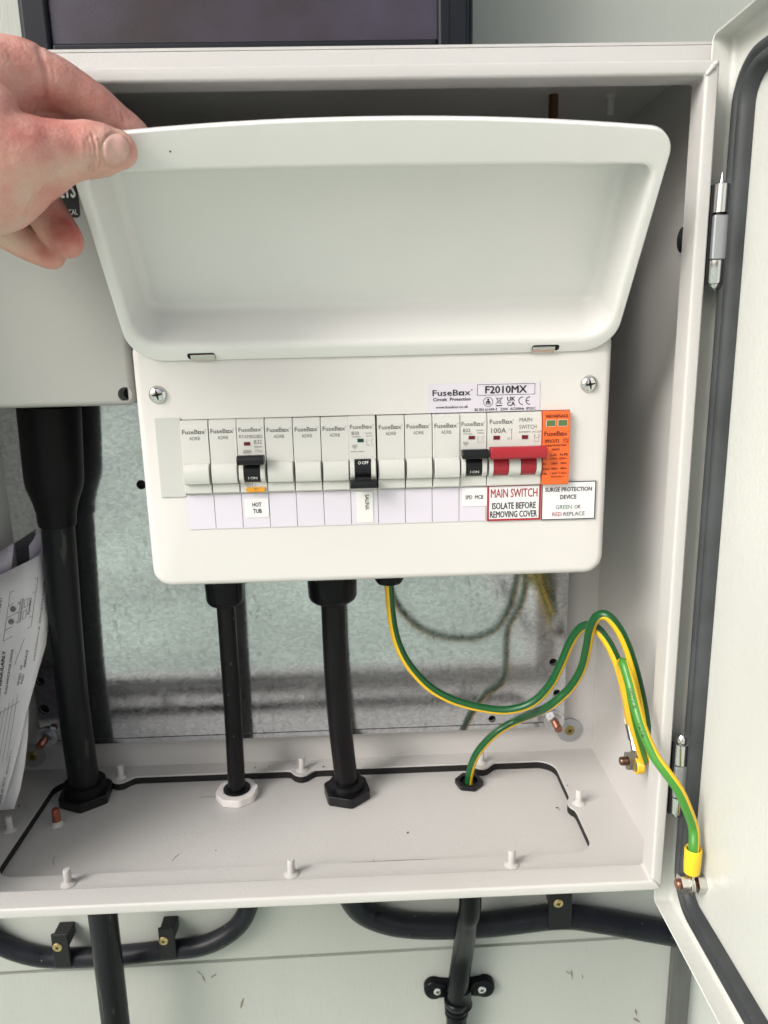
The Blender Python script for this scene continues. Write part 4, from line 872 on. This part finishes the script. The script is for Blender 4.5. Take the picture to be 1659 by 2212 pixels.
# earth wires
ER = 0.0035
def wire(name, lb, pts, m='earth_sheath', r=ER):
    t = thing(name, lb, 'wire', pts[0]); MB().tube(pts, r, n=20, smooth=8).build('insulation', m, t); return t
g0 = onY(841, 1262, 0.078)
w1 = [Vector((g0.x, 0.078, CZ0 - 0.004)), g0] + [onY(*q) for q in ((846, 1330, 0.077), (858, 1386, 0.076), (883, 1436, 0.075), (925, 1482, 0.073), (975, 1511, 0.071), (1035, 1528, 0.068), (1095, 1534, 0.064), (1148, 1519, 0.060), (1188, 1480, 0.055), (1213, 1432, 0.050), (1234, 1384, 0.044), (1256, 1356, 0.038), (1283, 1354, 0.031), (1312, 1386, 0.024), (1337, 1440, 0.018), (1352, 1500, 0.014))] + [onX(1361, 1562, XR - 0.0118)]
t = wire('earth_wire', 'green and yellow earth wire looping down from the underside of the unit', w1)
MB().lathe((g0.x, 0.078, g0.z + 0.0015), (0, 0, 1), [(0.0060, 0.0), (0.0095, 0.0002), (0.0112, 0.0030), (0.0114, CZ0 + 0.0025 - g0.z)], 32).build('gland_dome', 'black_gloss', t)
e1 = w1[-1]; lugc = Vector((XR - 0.0102, ws.y, ws.z))
MB().tube([e1 + (e1 - w1[-2]).normalized() * -0.003, e1, e1 * 0.55 + lugc * 0.45], [0.0041, 0.0042, 0.0039], n=16, smooth=3).build('crimp_barrel', 'chrome', t)
MB().tube([e1 * 0.6 + lugc * 0.4, e1 * 0.3 + lugc * 0.7, lugc], [0.0030, 0.0034, 0.0040], n=8, smooth=2).build('crimp_tongue', 'chrome', t)
MB().ring((XR - 0.0092, ws.y, ws.z), (-1, 0, 0), 0.0066, 0.0035, 0, 0.0014, 24).build('lug_ring', 'chrome', t)
n0 = onZ(1013, 1694, GP)
w2 = [n0 + Vector((0, 0, -0.008)), n0 + Vector((0, 0, 0.006))] + [onY(*q) for q in ((1022, 1645, n0.y - 0.003), (1042, 1612, n0.y - 0.006), (1078, 1578, n0.y - 0.010), (1126, 1552, n0.y - 0.015), (1182, 1528, 0.058), (1228, 1490, 0.048), (1256, 1446, 0.040), (1268, 1400, 0.033), (1276, 1358, 0.026), (1290, 1332, 0.018), (1314, 1332, 0.012), (1343, 1370, 0.008), (1366, 1430, 0.005), (1384, 1500, 0.004), (1396, 1570, 0.004), (1404, 1625, 0.006), (1408, 1650, 0.010))]
t = wire('earth_wire', 'green and yellow earth wire rising from the small black nut in the gland plate', w2)
MB().ring((n0.x, n0.y, GP), (0, 0, 1), 0.0112, 0.0078, 0.0001, 0.0042, 48, 6, 0.3).build('gland_nut', 'black_plastic', t, sharp=25, bevel=0.0005)
MB().ring((n0.x, n0.y, GP), (0, 0, 1), 0.0077, 0.0040, 0.0001, 0.0010, 32).build('gland_bore', 'dark_gap', t)
s0 = onX(1391, 1643, XR - 0.0085)
w3 = [s0] + [onY(*q) for q in ((1381, 1612, 0.004), (1369, 1570, 0.000), (1358, 1520, -0.005), (1349, 1470, -0.009), (1343, 1440, -0.013), (1345, 1431, -0.019), (1350, 1440, -0.024), (1361, 1478, -0.031), (1375, 1534, -0.042), (1390, 1580, -0.050), (1413, 1631, -0.058), (1439, 1668, -0.064), (1464, 1703, -0.067), (1483, 1744, -0.067), (1498, 1788, -0.065))]
bt = Vector((DX1 - 0.0085, ds.y, ds.z + 0.0275)); w3 += [Vector((bt.x - 0.0004, ds.y - 0.001, bt.z)), Vector((bt.x, ds.y, bt.z - 0.012))]
t = wire('earth_wire', 'bright green and yellow earth bonding wire crossing the rim to the door stud', w3, 'earth_sheath_bright', 0.0034)
cw, _ = catmull([Vector(v) for v in w3], 0.0034, 8); cum = [0.0]
for i in range(1, len(cw)): cum.append(cum[-1] + (cw[i] - cw[i - 1]).length)
def on_wire(x, z):
    q = max(0.0, min(cum[-1] - 1e-6, x)); i = max(k for k in range(len(cum) - 1) if cum[k] <= q); f_ = (q - cum[i]) / (cum[i + 1] - cum[i])
    P_ = cw[i].lerp(cw[i + 1], f_); T_ = (cw[i + 1] - cw[i]).normalized(); B_ = T_.cross(Vector((0, -1, 0))).normalized(); A_ = B_.cross(T_).normalized(); A_ = A_ if A_.y < 0 else -A_
    an = 0.55 - z / 0.0034; return P_ + (A_ * math.cos(an) + B_ * math.sin(an)) * 0.00352
Print().text('H07V-R', cum[-1] * 0.52, 0.0, 0.0022, 0.0135, bold=0.006).text('1x16', cum[-1] * 0.60, 0.0, 0.0022, 0.0085, bold=0.006).build(on_wire, 'ink_black', t)
mb = MB(); bx_ = DX1 - 0.0085
mb.lathe((bx_, ds.y, ds.z + 0.0082), (0, 0, 1), [(0.0040, 0), (0.0050, 0.0006), (0.0053, 0.006), (0.0055, 0.0172), (0.0050, 0.0182), (0.0040, 0.0176), (0.0040, 0.0120)], 28).build('insulating_boot', 'boot_yellow', t)
MB().ring((DX1 - 0.0080, ds.y, ds.z), (-1, 0, 0), 0.0070, 0.0034, 0, 0.0013, 32).build('lug_ring', 'nickel', t)
MB().box(DX1 - 0.0093, DX1 - 0.0080, ds.y - 0.0042, ds.y + 0.0042, ds.z + 0.0045, ds.z + 0.0100).build('lug_neck', 'nickel', t, bevel=0.0005)
# bare twisted end at the wall stud
mb = MB()
for k in range(5):
    pts = []
    for i in range(9):
        a_ = math.radians(100 + 22 * i + 6 * k); pts.append(Vector((XR - 0.0110 + 0.0012 * (k - 2) * 0.8, ws.y + 0.0066 * math.cos(a_) - 0.0035, ws.z + 0.0072 * math.sin(a_) * 0.8 - 0.0012)))
    mb.tube(pts, 0.0009, n=7, smooth=2)
mb.build('strand_wrap', 'boot_yellow', t)

# ================================================================== GREY BOX ON THE LEFT
GY = 0.016
gr_ = onY(284, 810, GY); gb = onY(120, 880, GY); gbx = thing('switch_box', 'glossy grey plastic box behind the hand, above the black conduit', 'box', ((XL + gr_.x) / 2, 0.08, gb.z))
hc = onY(270, 852, GY)
ou = rrect(XL + 0.006, gr_.x, gb.z, 0.262, 0.0045, 0.0045, n=6, mtop=3)
lp = [[(x, y_, z) for x, z in rrect(XL + 0.006 + a_, gr_.x - a_, gb.z + a_, 0.262 - a_, max(0.0012, 0.0045 - a_), max(0.0012, 0.0045 - a_), n=6, mtop=3)] for y_, a_ in ((0.0385, 0.0), (GY + 0.0035, 0.0), (GY + 0.0012, 0.0007), (GY + 0.0002, 0.0020), (GY, 0.0032))]
mb = MB(); mb.loft(lp); V, F = tri([(p[0], p[2]) for p in lp[-1]], [circ(hc.x, hc.z, 0.0047, 24)]); o_ = len(mb.v)
mb.v += [(p.x, GY, p.y) for p in V]; mb.f += [tuple(i + o_ for i in f) for f in F]
o = mb.build('front_cover', 'grey_plastic', gbx, sharp=60); bm = bmesh.new(); bm.from_mesh(o.data); bmesh.ops.remove_doubles(bm, verts=bm.verts, dist=1e-5); bmesh.ops.recalc_face_normals(bm, faces=bm.faces); bm.to_mesh(o.data); bm.free(); o.data.set_sharp_from_angle(angle=math.radians(60))
MB().box(XL + 0.008, gr_.x - 0.002, 0.039, 0.1388, gb.z + 0.003, 0.260).build('base', 'grey_plastic', gbx, bevel=0.002)
mb = MB(); nn = 24; mb.loft([[(hc.x + 0.0047 * math.cos(2 * math.pi * i / nn), y_, hc.z + 0.0047 * math.sin(2 * math.pi * i / nn)) for i in range(nn)] for y_ in (GY + 0.0001, GY + 0.008)], cap1=True)
mb.build('screw_hole', 'grey_plastic', gbx)
cross_screw((hc.x + 0.0006, GY + 0.0076, hc.z), (0, -1, 0), 0.0036, 'black_plastic', gbx, 'cover_screw', 0.5)
a, b_ = onY(168, 375, GY), onY(174, 470, GY); sxr = b_.x; sz0 = b_.z; sz1 = sz0 + 0.052; sx0 = sxr - 0.060
st_ = [(x, GY - 0.0003, z) for x, z in rrect(sx0, sxr, sz0, sz1, 0.0024, 0.0024, n=5, mtop=2)]
stk = MB().loft([[(x, GY - 0.0001, z) for x, y, z in st_], st_], cap1=True).build('sticker', 'sticker_black', gbx, smooth=False); stk['label'] = 'black sticker with white lettering, mostly hidden by the hand'
q0 = onY(162, 410, GY); q1 = onY(168, 458, GY)
wv = 0.0195; Print().text('VOLTS', q0.x - wv / 2, q0.z - 0.0002, 0.0084, wv, bold=0.022).build(facing(GY - 0.0005), 'ink_white', stk)
wv = 0.0165; Print().text('ELECTRICAL', q1.x - wv / 2, q1.z, 0.0031, wv, bold=0.0).build(facing(GY - 0.0005), 'ink_white', stk)

# ================================================================== INSTRUCTION LEAFLET
def PYf(x, y): return 0.112 - 0.052 * max(0.0, min(1.0, (y - 1190) / 560.0)) ** 1.1 + 0.010 * max(0.0, (x - 40) / 60.0) ** 2
bk_ = thing('leaflet', 'folded white printed instruction leaflet tucked beside the black conduit', 'leaflet', onY(20, 1745, 0.062))
def px_sheet(name, rows, m, dy=0.0, n=10, thick=0.0003):
    mb = MB(); L_ = [[onY(xa + (xb_ - xa) * i / n, ya + (yb_ - ya) * i / n, PYf(xa + (xb_ - xa) * i / n, ya + (yb_ - ya) * i / n) + dy) for i in range(n + 1)] for xa, ya, xb_, yb_ in rows]
    mb.loft(L_, close=False); o = mb.build(name, m, bk_, sharp=180); s_ = o.modifiers.new('thickness', 'SOLIDIFY'); s_.thickness = thick; s_.offset = 1.0; return o
front = px_sheet('front_page', [(-120, 1300, 94, 1196), (-120, 1340, 99, 1262), (-120, 1390, 105, 1330), (-120, 1440, 100, 1392), (-120, 1490, 85, 1442), (-120, 1540, 72, 1490), (-120, 1590, 56, 1545), (-120, 1640, 42, 1610), (-120, 1690, 28, 1668), (-120, 1745, 6, 1738)], 'paper', n=16)
px_sheet('inner_page', [(-60, 1230, 30, 1172), (-60, 1260, 27, 1205), (-60, 1300, 22, 1262)], 'paper_lilac', 0.006, 6)
px_sheet('inner_page', [(36, 1236, 96, 1186), (44, 1250, 98, 1210), (60, 1275, 100, 1250)], 'paper_lilac', 0.004, 6)
px_sheet('inner_page', [(62, 1180, 90, 1140), (66, 1240, 96, 1200)], 'paper_lilac', 0.012, 4)
for k, (dx, dyy, mm) in enumerate(((0, 0.003, 'paper'), (-8, 0.0045, 'paper_lilac'), (-14, 0.006, 'paper'), (-22, 0.0075, 'paper'), (-30, 0.009, 'paper_lilac'))):
    px_sheet('folded_page', [(-120, 1600, 62 - k * 2, 1530), (-120, 1640, 60 + dx * 0.2, 1590), (-120, 1690, 54 + dx * 0.6, 1650), (-120, 1720, 44 + dx * 0.8, 1705), (-120, 1760, 30 + dx, 1748 - k * 2)], mm, -0.004 + dyy * 0.4 + 0.007, 12)
def on_page(x, z): return onY(x, -z, PYf(x, -z) - 0.0007)
R78 = math.radians(80); pr = Print()
def ptext(s, xa, ya, xb_, yb_, h, bold=0.0):
    d = Vector((xb_ - xa, -(yb_ - ya))); pr.text(s, (xa + xb_) / 2, -(ya + yb_) / 2, h, d.length, rot=math.atan2(d.y, d.x), bold=bold)
ptext('CHECK REGULARLY', -7, 1532, 9, 1406, 6.6, 0.03); ptext('FLAG INDICATOR STATUS', 12, 1499, 27, 1403, 4.6, 0.012); ptext('GREEN', 38, 1481, 44, 1455, 4.2); ptext('OK', 45, 1447, 47, 1436, 4.2); ptext('RED', 46, 1477, 51, 1457, 4.2); ptext('REPLACE', 53, 1441, 59, 1404, 4.4, 0.012)
ptext('www.fusebox.co.uk', 73, 1428, 85, 1352, 3.6); ptext('SPDCUKITT2', 86, 1346, 93, 1292, 3.6); ptext('7137T02', 93.5, 1288, 96, 1256, 3.2); ptext('TIMES!', -4, 1335, 3, 1292, 4.2, 0.012)
Q = lambda u, v: (7 + 15 * u + 60 * v, -(1385 - 105 * u - 32 * v))
def qline(a_, b__, tk=0.7): pr.line(Q(*a_), Q(*b__), tk)
for a_, b__ in (((0, 0), (1, 0)), ((1, 0), (1.0, 1)), ((1, 1), (0, 1)), ((0, 1), (0, 0)), ((0.22, 0.0), (0.22, 0.98)), ((0.72, 0), (0.72, 0.98)), ((0.47, 0.02), (0.47, 0.46)), ((0.22, 0.46), (0.72, 0.46)), ((0.22, 0.52), (0.72, 0.52)), ((0.22, 0.56), (0.72, 0.56))): qline(a_, b__)
for u_ in (0.34, 0.60):
    c_ = Q(u_, 0.20); pr.circle(c_[0], c_[1], 6.2, 1.0).circle(c_[0], c_[1], 4.0, 1.0); pr.line((c_[0] - 4, c_[1]), (c_[0] + 4, c_[1]), 1.0); pr.line((c_[0], c_[1] - 4), (c_[0], c_[1] + 4), 1.0)
for u0, u1 in ((0.26, 0.42), (0.50, 0.66)): qline((u0, 0.62), (u1, 0.62)); qline((u1, 0.62), (u1, 0.74)); qline((u1, 0.74), (u0, 0.74)); qline((u0, 0.74), (u0, 0.62))
a_ = Q(0.28, 0.83); b__ = Q(0.68, 0.83); pr.text('#logo', (a_[0] + b__[0]) / 2, (a_[1] + b__[1]) / 2, 4.2, 38, rot=math.radians(82), bold=0.02)
a_ = Q(0.27, 0.40); pr.text('L', a_[0], a_[1], 4.6, rot=R78); a_ = Q(0.66, 0.40); pr.text('N', a_[0], a_[1], 4.6, rot=R78)
pr.line((31, -1436), (53, -1378), 0.6)
for i in range(6): pr.line((-40, -(1600 + i * 1 + 0)), (-39, -1601), 0.1)
for i in range(5): pr.line((2 + i * 9, -(1528 + 8 - i * 9 + 0)), (-22 + i * 9, -(1660 - i * 4)), 0.6)
pr.line((-30, -1560), (42, -1515), 0.7)
ptext('(THE BS 7671)', 0, 1735, 10, 1680, 4.0, 0.01); ptext('IEC61643-11', 14, 1672, 24, 1622, 3.2)
pr.build(on_page, 'ink_black', front, 'print')

# ================================================================== CABLES AND CLIPS ON THE WALL
CYW = WY - 0.0128
def wall_cable(lb, pts, r, m='wall_cable', V=(0, -1, 0)):
    P = [onY(*q) for q in pts]; o = MB().tube(P, r, n=24, smooth=8).build('wall_cable', m, None); return tag(o, lb, 'cable')
wall_cable('dark cable curving along the wall under the left of the cabinet, held by two clips', [(-90, 1950, CYW), (-40, 2010, CYW), (10, 2043, CYW), (70, 2063, CYW), (133, 2069, CYW), (250, 2064, CYW), (360, 2052, CYW), (440, 2042, CYW), (500, 2012, CYW), (530, 1975, CYW), (540, 1930, CYW), (542, 1860, CYW)], 0.0094)
wall_cable('thick dark cable running along the wall under the right of the cabinet', [(740, 1900, CYW - 0.004), (775, 1962, CYW - 0.004), (840, 1992, CYW - 0.004), (930, 2001, CYW - 0.004), (1060, 1996, CYW - 0.004), (1205, 1980, CYW - 0.004), (1290, 1988, CYW - 0.004), (1380, 2004, CYW - 0.004), (1460, 2018, CYW - 0.002), (1560, 2035, CYW)], 0.0118)
def clip(lb, x0, x1, y0, y1, sc_, yf, group, up):
    a_, b__ = onY(x0, y0, yf), onY(x1, y1, yf); t = thing('cable_clip', lb, 'clip', ((a_.x + b__.x) / 2, WY, b__.z), group)
    zc_ = a_.z - (a_.z - b__.z) * 0.42
    MB().box(a_.x, b__.x, yf, yf + 0.0030, b__.z, a_.z).build('strap', 'black_plastic', t, bevel=0.0012, seg=3)
    MB().box(a_.x + 0.0006, b__.x - 0.0006, yf + 0.0031, WY - 0.0032, zc_, a_.z + up).build('base', 'black_plastic', t, bevel=0.0010)
    MB().box(a_.x + 0.0006, b__.x - 0.0006, yf + 0.0031, WY - 0.0032, b__.z + 0.0004, b__.z + 0.0030).build('hook', 'black_plastic', t, bevel=0.0008)
    p = onY(*sc_, yf); cross_screw((p.x, yf - 0.0001, p.z), (0, -1, 0), 0.0046, 'brass', t, 'screw', 0.3)
clip('black cable clip with brass screw at the far lower left', 108, 155, 2020, 2091, (124, 2046), WY - 0.0245, 'cable clips on the wall', -0.0035)
clip('black cable clip with brass screw just right of the grey conduit', 340, 382, 2007, 2073, (353, 2032), WY - 0.0245, 'cable clips on the wall', -0.0035)
clip('black cable clip with brass screw on the thick right-hand cable', 1187, 1234, 1925, 2008, (1206, 1951), WY - 0.0315, 'cable clips on the wall', -0.003)
# thinner conduit under the gland plate on the right, with its saddle
sdl = onY(988, 2135, WY - 0.014)
P = [Vector((n0.x, n0.y, GP - 0.004)), onY(1016, 1940, n0.y + 0.004), onY(1008, 1990, n0.y + 0.012), onY(1001, 2050, n0.y + 0.035), onY(992, 2110, WY - 0.018), onY(988, 2150, WY - 0.015), onY(986, 2165, WY - 0.015)]
t = thing('conduit', 'thin glossy black conduit below the cabinet, held by a two-screw saddle', 'conduit', P[-1])
MB().tube(P, 0.0106, n=24, smooth=8).build('sheath', 'black_gloss', t)
mb = MB(); d_ = Vector((0, 0, -1)); base = onY(986, 2163, WY - 0.015)
mb.lathe(base + Vector((0, 0, 0.004)), (0, 0, -1), [(0.0118, 0), (0.0128, 0.001), (0.0128, 0.006), (0.0112, 0.008), (0.0112, 0.0095), (0.0122, 0.010), (0.0122, 0.013), (0.0108, 0.0138), (0.0108, 0.015), (0.0120, 0.0156), (0.0120, 0.019), (0.0105, 0.020), (0.0105, 0.06)], 32).build('coupling', 'black_gloss', t)
sd_ = thing('conduit_saddle', 'black plastic saddle with two bright screws gripping the thin conduit', 'saddle', (sdl.x, WY, sdl.z - 0.012))
a_, b__ = onY(945, 2137, WY - 0.006), onY(1040, 2133, WY - 0.006)
for c_ in (a_, b__):
    sg = 1 if c_ is b__ else -1
    lp_ = [(c_.x + sg * 0.0035 + 0.0105 * math.cos(a), c_.z + 0.0112 * math.sin(a)) for a in [2 * math.pi * i / 24 for i in range(24)]]
    lp_ = [((c_.x - sg * 0.014 if (x - c_.x) * sg < -0.002 else x), z) for x, z in lp_]
    MB().loft([[(x, y_, z) for x, z in [(c_.x + (x - c_.x) * s, c_.z + (z - c_.z) * s) for x, z in lp_]] for y_, s in ((WY - 0.0002, 1.0), (WY - 0.0062, 1.0), (WY - 0.0080, 0.94), (WY - 0.0086, 0.84))], cap0=True, cap1=True).build('lug', 'black_gloss', sd_, sharp=60)
    cross_screw((c_.x, WY - 0.0088, c_.z), (0, -1, 0), 0.0042, 'chrome', sd_, 'screw', 0.3)
mb = MB(); cc = Vector(((a_.x + b__.x) / 2 - 0.0006, WY - 0.0135, (a_.z + b__.z) / 2))
lp_ = []
for z_, ext in ((-0.0125, 0.0), (-0.0110, 0.0012), (-0.0095, 0.0), (0.0095, 0.0), (0.0110, 0.0012), (0.0125, 0.0)):
    lp_.append([Vector((cc.x + (0.0118 + ext) * math.cos(a), cc.y - (0.0118 + ext) * math.sin(a), cc.z + z_)) for a in [math.pi * (-0.12 + 1.24 * i / 20) for i in range(21)]])
mb.loft(lp_, close=False).build('strap', 'black_gloss', sd_, sharp=50)

# ================================================================== HAND
def capsule(mb, pts, n=20):
    P = [atd(*q[:3]) for q in pts]; Rr = [q[3] * 0.001 for q in pts]
    P, Rr = catmull(P, Rr, 5)
    V_ = (FW * -1)
    def cap(p, d, r): return [(p + d * (r * math.sin(a)), max(0.0002, r * math.cos(a))) for a in (math.radians(q) for q in (89, 70, 50, 30, 12))]
    d0 = (P[0] - P[1]).normalized(); d1 = (P[-1] - P[-2]).normalized()
    c0 = cap(P[0], d0, Rr[0]); c1 = cap(P[-1], d1, Rr[-1])[::-1]
    PP = [c[0] for c in c0] + P + [c[0] for c in c1]; RR = [c[1] for c in c0] + Rr + [c[1] for c in c1]
    mb.tube(PP, RR, n=n, V=V_, smooth=1)
mb = MB()
capsule(mb, [(-120, 300, 0.352, 34), (-30, 315, 0.349, 29), (45, 338, 0.350, 20.5), (115, 332, 0.354, 15.0), (160, 326, 0.357, 13.0), (200, 324, 0.3595, 12.6), (232, 324, 0.3612, 11.6), (254, 324, 0.3620, 9.3)])   # thumb
capsule(mb, [(-110, 380, 0.356, 30), (-40, 395, 0.354, 25), (14, 392, 0.354, 20.5), (80, 368, 0.355, 14.5), (140, 345, 0.357, 10.5)])          # heel of the thumb
capsule(mb, [(-130, 240, 0.366, 34), (-30, 195, 0.366, 27), (45, 172, 0.369, 19), (105, 178, 0.373, 13.6), (160, 202, 0.379, 11.4), (208, 228, 0.384, 10.2), (255, 262, 0.390, 8.6), (292, 289, 0.3945, 7.4)])   # forefinger
capsule(mb, [(-60, 330, 0.378, 24), (20, 390, 0.392, 16), (80, 432, 0.400, 11.0), (118, 486, 0.401, 10.2), (143, 520, 0.3985, 9.2)])    # curled middle finger
capsule(mb, [(-80, 400, 0.388, 20), (-20, 460, 0.402, 13), (45, 515, 0.410, 9.6), (92, 542, 0.411, 8.4), (112, 550, 0.411, 7.6)])      # curled ring finger
capsule(mb, [(-200, 300, 0.37, 36), (-120, 300, 0.362, 36)])
capsule(mb, [(0, 270, 0.375, 20), (70, 275, 0.384, 14), (130, 285, 0.392, 11), (185, 300, 0.398, 9)])   # palm side of the second finger, in the hollow
o = mb.build('hand', 'skin', None)
rm = o.modifiers.new('remesh', 'REMESH'); rm.mode = 'VOXEL'; rm.voxel_size = 0.0009
s1 = o.modifiers.new('smooth', 'SMOOTH'); s1.factor = 0.5; s1.iterations = 9
bpy.context.view_layer.update()
me = bpy.data.meshes.new_from_object(o.evaluated_get(bpy.context.evaluated_depsgraph_get()))
bpy.data.objects.remove(o)
# creases, knuckle folds, tone
creases = [([(284.5, 323.0), (282.9, 334.9), (278.3, 345.6), (271.1, 354.1), (262.0, 359.6), (252.0, 361.5), (242.0, 359.6), (232.9, 354.1), (225.7, 345.6), (221.1, 334.9), (219.5, 323.0), (221.1, 311.1), (225.7, 300.4), (232.9, 291.9), (242.0, 286.4), (252.0, 284.5), (262.0, 286.4), (271.1, 291.9), (278.3, 300.4), (282.9, 311.1), (284.5, 323.0)], 2.4, 0.0010), ([(84, 105), (98, 140), (101, 175), (96, 215), (84, 240)], 7.0, 0.0011), ([(112, 140), (118, 165), (112, 195)], 4.0, 0.0003),
           ([(199, 290), (205, 315), (206, 345), (200, 372)], 2.4, 0.0011), ([(190, 296), (196, 318), (197, 345), (192, 368)], 2.2, 0.0009), ([(213, 300), (218, 322), (218, 345), (213, 366)], 2.2, 0.0008), ([(183, 300), (187, 322), (186, 345)], 2.0, 0.0007), ([(222, 300), (225, 320)], 1.5, 0.0003),
           ([(70, 450), (85, 420), (105, 398), (130, 388)], 2.8, 0.0010), ([(50, 470), (66, 440), (80, 415)], 2.8, 0.0009), ([(92, 435), (108, 408), (128, 396)], 2.0, 0.0004), ([(246, 232), (262, 245), (268, 262)], 2.2, 0.0006), ([(236, 226), (250, 240), (256, 258)], 2.0, 0.0003)]
def dseg(x, y, a, b):
    vx, vy = b[0] - a[0], b[1] - a[1]; q = max(0, min(1, ((x - a[0]) * vx + (y - a[1]) * vy) / (vx * vx + vy * vy))); return math.hypot(x - a[0] - q * vx, y - a[1] - q * vy)
att = me.attributes.new('tone', 'FLOAT', 'POINT'); tv = [0.0] * len(me.vertices)
blush = [(150, 505, 46, 0.62), (115, 450, 40, 0.42), (105, 548, 30, 0.25), (190, 170, 60, 0.30), (245, 245, 40, 0.30), (80, 300, 60, 0.22), (30, 250, 70, 0.22), (150, 300, 40, 0.12), (120, 240, 45, 0.35), (280, 320, 26, 0.15), (40, 120, 60, 0.22), (0, 480, 60, -0.15), (210, 350, 60, -0.16), (60, 430, 60, -0.14)]
NV = len(me.vertices); cb = [0.0] * (3 * NV); nb = [0.0] * (3 * NV)
me.vertices.foreach_get('co', cb); me.vertex_normals.foreach_get('vector', nb)
for i in range(NV):
    vc = Vector(cb[3 * i:3 * i + 3]); vn = Vector(nb[3 * i:3 * i + 3]); x, y = pix(vc)
    if vn.dot(FW) < 0.25 and x > -40:
        d = 0.0
        for pl, wd, am in creases:
            for a, b in zip(pl, pl[1:]):
                q = dseg(x, y, a, b)
                if q < wd * 3: d = max(d, am * math.exp(-(q / wd) ** 2))
        vc = vc - vn * d
    vc = vc + vn * (noise.noise(vc * 190) * 0.00022 + noise.noise(vc * 60) * 0.0005)
    cb[3 * i:3 * i + 3] = vc
    tv[i] = 0.24 + sum(am * math.exp(-((x - bx) ** 2 + (y - by) ** 2) / (r * r)) for bx, by, r, am in blush)
att.data.foreach_set('value', tv); me.vertices.foreach_set('co', cb); me.update()
hand = link('hand', me, 'skin', None, sharp=180)
tag(hand, 'bare left hand pinching the top left corner of the raised lid', 'hand')
bvh = BVHTree.FromPolygons([v.co for v in me.vertices], [tuple(p.vertices) for p in me.polygons])
mb = MB(); NX, NY = 16, 14; grid = []
def nail(m_, a, b, lift, name, edge):
    mb = MB(); rows = []
    for i in range(NX + 1):
        row = []; q = i / NX; u_ = -1 + 2 * q
        half = max(0.02, (1 - abs(u_) ** 3.2)) ** 0.42 if u_ > 0 else max(0.02, (1 - abs(u_) ** 2.4)) ** 0.5
        for j in range(NY + 1):
            w_ = -1 + 2 * j / NY; x = a[0] + b[0] * u_ + 3 * w_ * w_ * -1.0; y = a[1] + b[1] * w_ * half - 2.0 * u_
            d = ray(x, y).normalized(); hit = bvh.ray_cast(CAMP, d)
            P = hit[0] if hit[0] else atd(x, y, 0.35); N_ = hit[1] if hit[0] else -FW
            e = min(1.0, (1 - abs(w_) ** 6)) * min(1.0, (1 - abs(u_) ** 8)); row.append(P + N_ * (lift * e - 0.00025 * (1 - e)))
        rows.append(row)
    mb.loft(rows, close=False); return mb.build(name, m_, hand, sharp=180)
nail('nail', (252, 323), (29, 35), 0.0005, 'thumbnail', 0)

# ================================================================== LOOSE SPECKS AND FIBRES ON THE CABINET FLOOR
mb = MB(); rnd = random.Random(11)
spots = [(1300, 1598, 10), (1240, 1596, 6), (1290, 1620, 3), (1190, 1600, 2), (700, 1655, 2), (640, 1652, 3), (560, 1660, 2), (880, 1634, 2), (1310, 1640, 2), (1340, 1690, 1), (1330, 1720, 2), (1405, 1820, 1), (60, 1735, 2), (110, 1652, 4), (15, 1935, 3), (140, 1930, 2), (1215, 1700, 1), (1200, 1745, 2), (760, 1880, 1), (470, 1840, 1), (900, 1800, 1), (450, 1640, 3), (350, 1890, 2)]
for px, py, k in spots:
    for i in range(k):
        x, y = px + rnd.gauss(0, 14), py + rnd.gauss(0, 4)
        p = onZ(x, y, GP); inside = gL < p.x < gR and gFr < p.y < gBk
        z = GP if inside else ZF
        p = onZ(x, y, z)
        if not (XL + 0.004 < p.x < XR - 0.004 and -0.026 < p.y < YB - 0.004): continue
        r = rnd.uniform(0.0003, 0.0008); a = rnd.uniform(0, 3); e = rnd.uniform(1, 2.4)
        ring = [(p.x + r * e * math.cos(q) * math.cos(a) - r * math.sin(q) * math.sin(a), p.y + r * e * math.cos(q) * math.sin(a) + r * math.sin(q) * math.cos(a), z + 0.0003) for q in [math.pi * 2 * j / 6 + rnd.uniform(-0.2, 0.2) for j in range(6)]]
        b0 = len(mb.v); mb.v += ring + [(p.x, p.y, z + 0.0009)]; mb.f += [(b0 + j, b0 + (j + 1) % 6, b0 + 6) for j in range(6)]
for q in ([(372, 1860), (380, 1850), (388, 1845)], [(805, 1856), (812, 1866), (818, 1872)], [(118, 1850), (114, 1860), (116, 1868)], [(1394, 1770), (1408, 1777), (1420, 1771), (1421, 1757)], [(430, 1722), (470, 1720), (510, 1718)]):
    P = [onZ(x, y, (GP if x < 1250 else ZF) + 0.0004) for x, y in q]; mb.tube(P, 0.00012, n=4, smooth=3, V=(0, 0, 1))
o = mb.build('floor_debris', 'debris', None, smooth=False); o['kind'] = 'stuff'; o['label'] = 'dark crumbs and fibres scattered over the cabinet floor'; o['category'] = 'debris'

for o in bpy.data.objects:
    if '_local' in o: del o['_local']
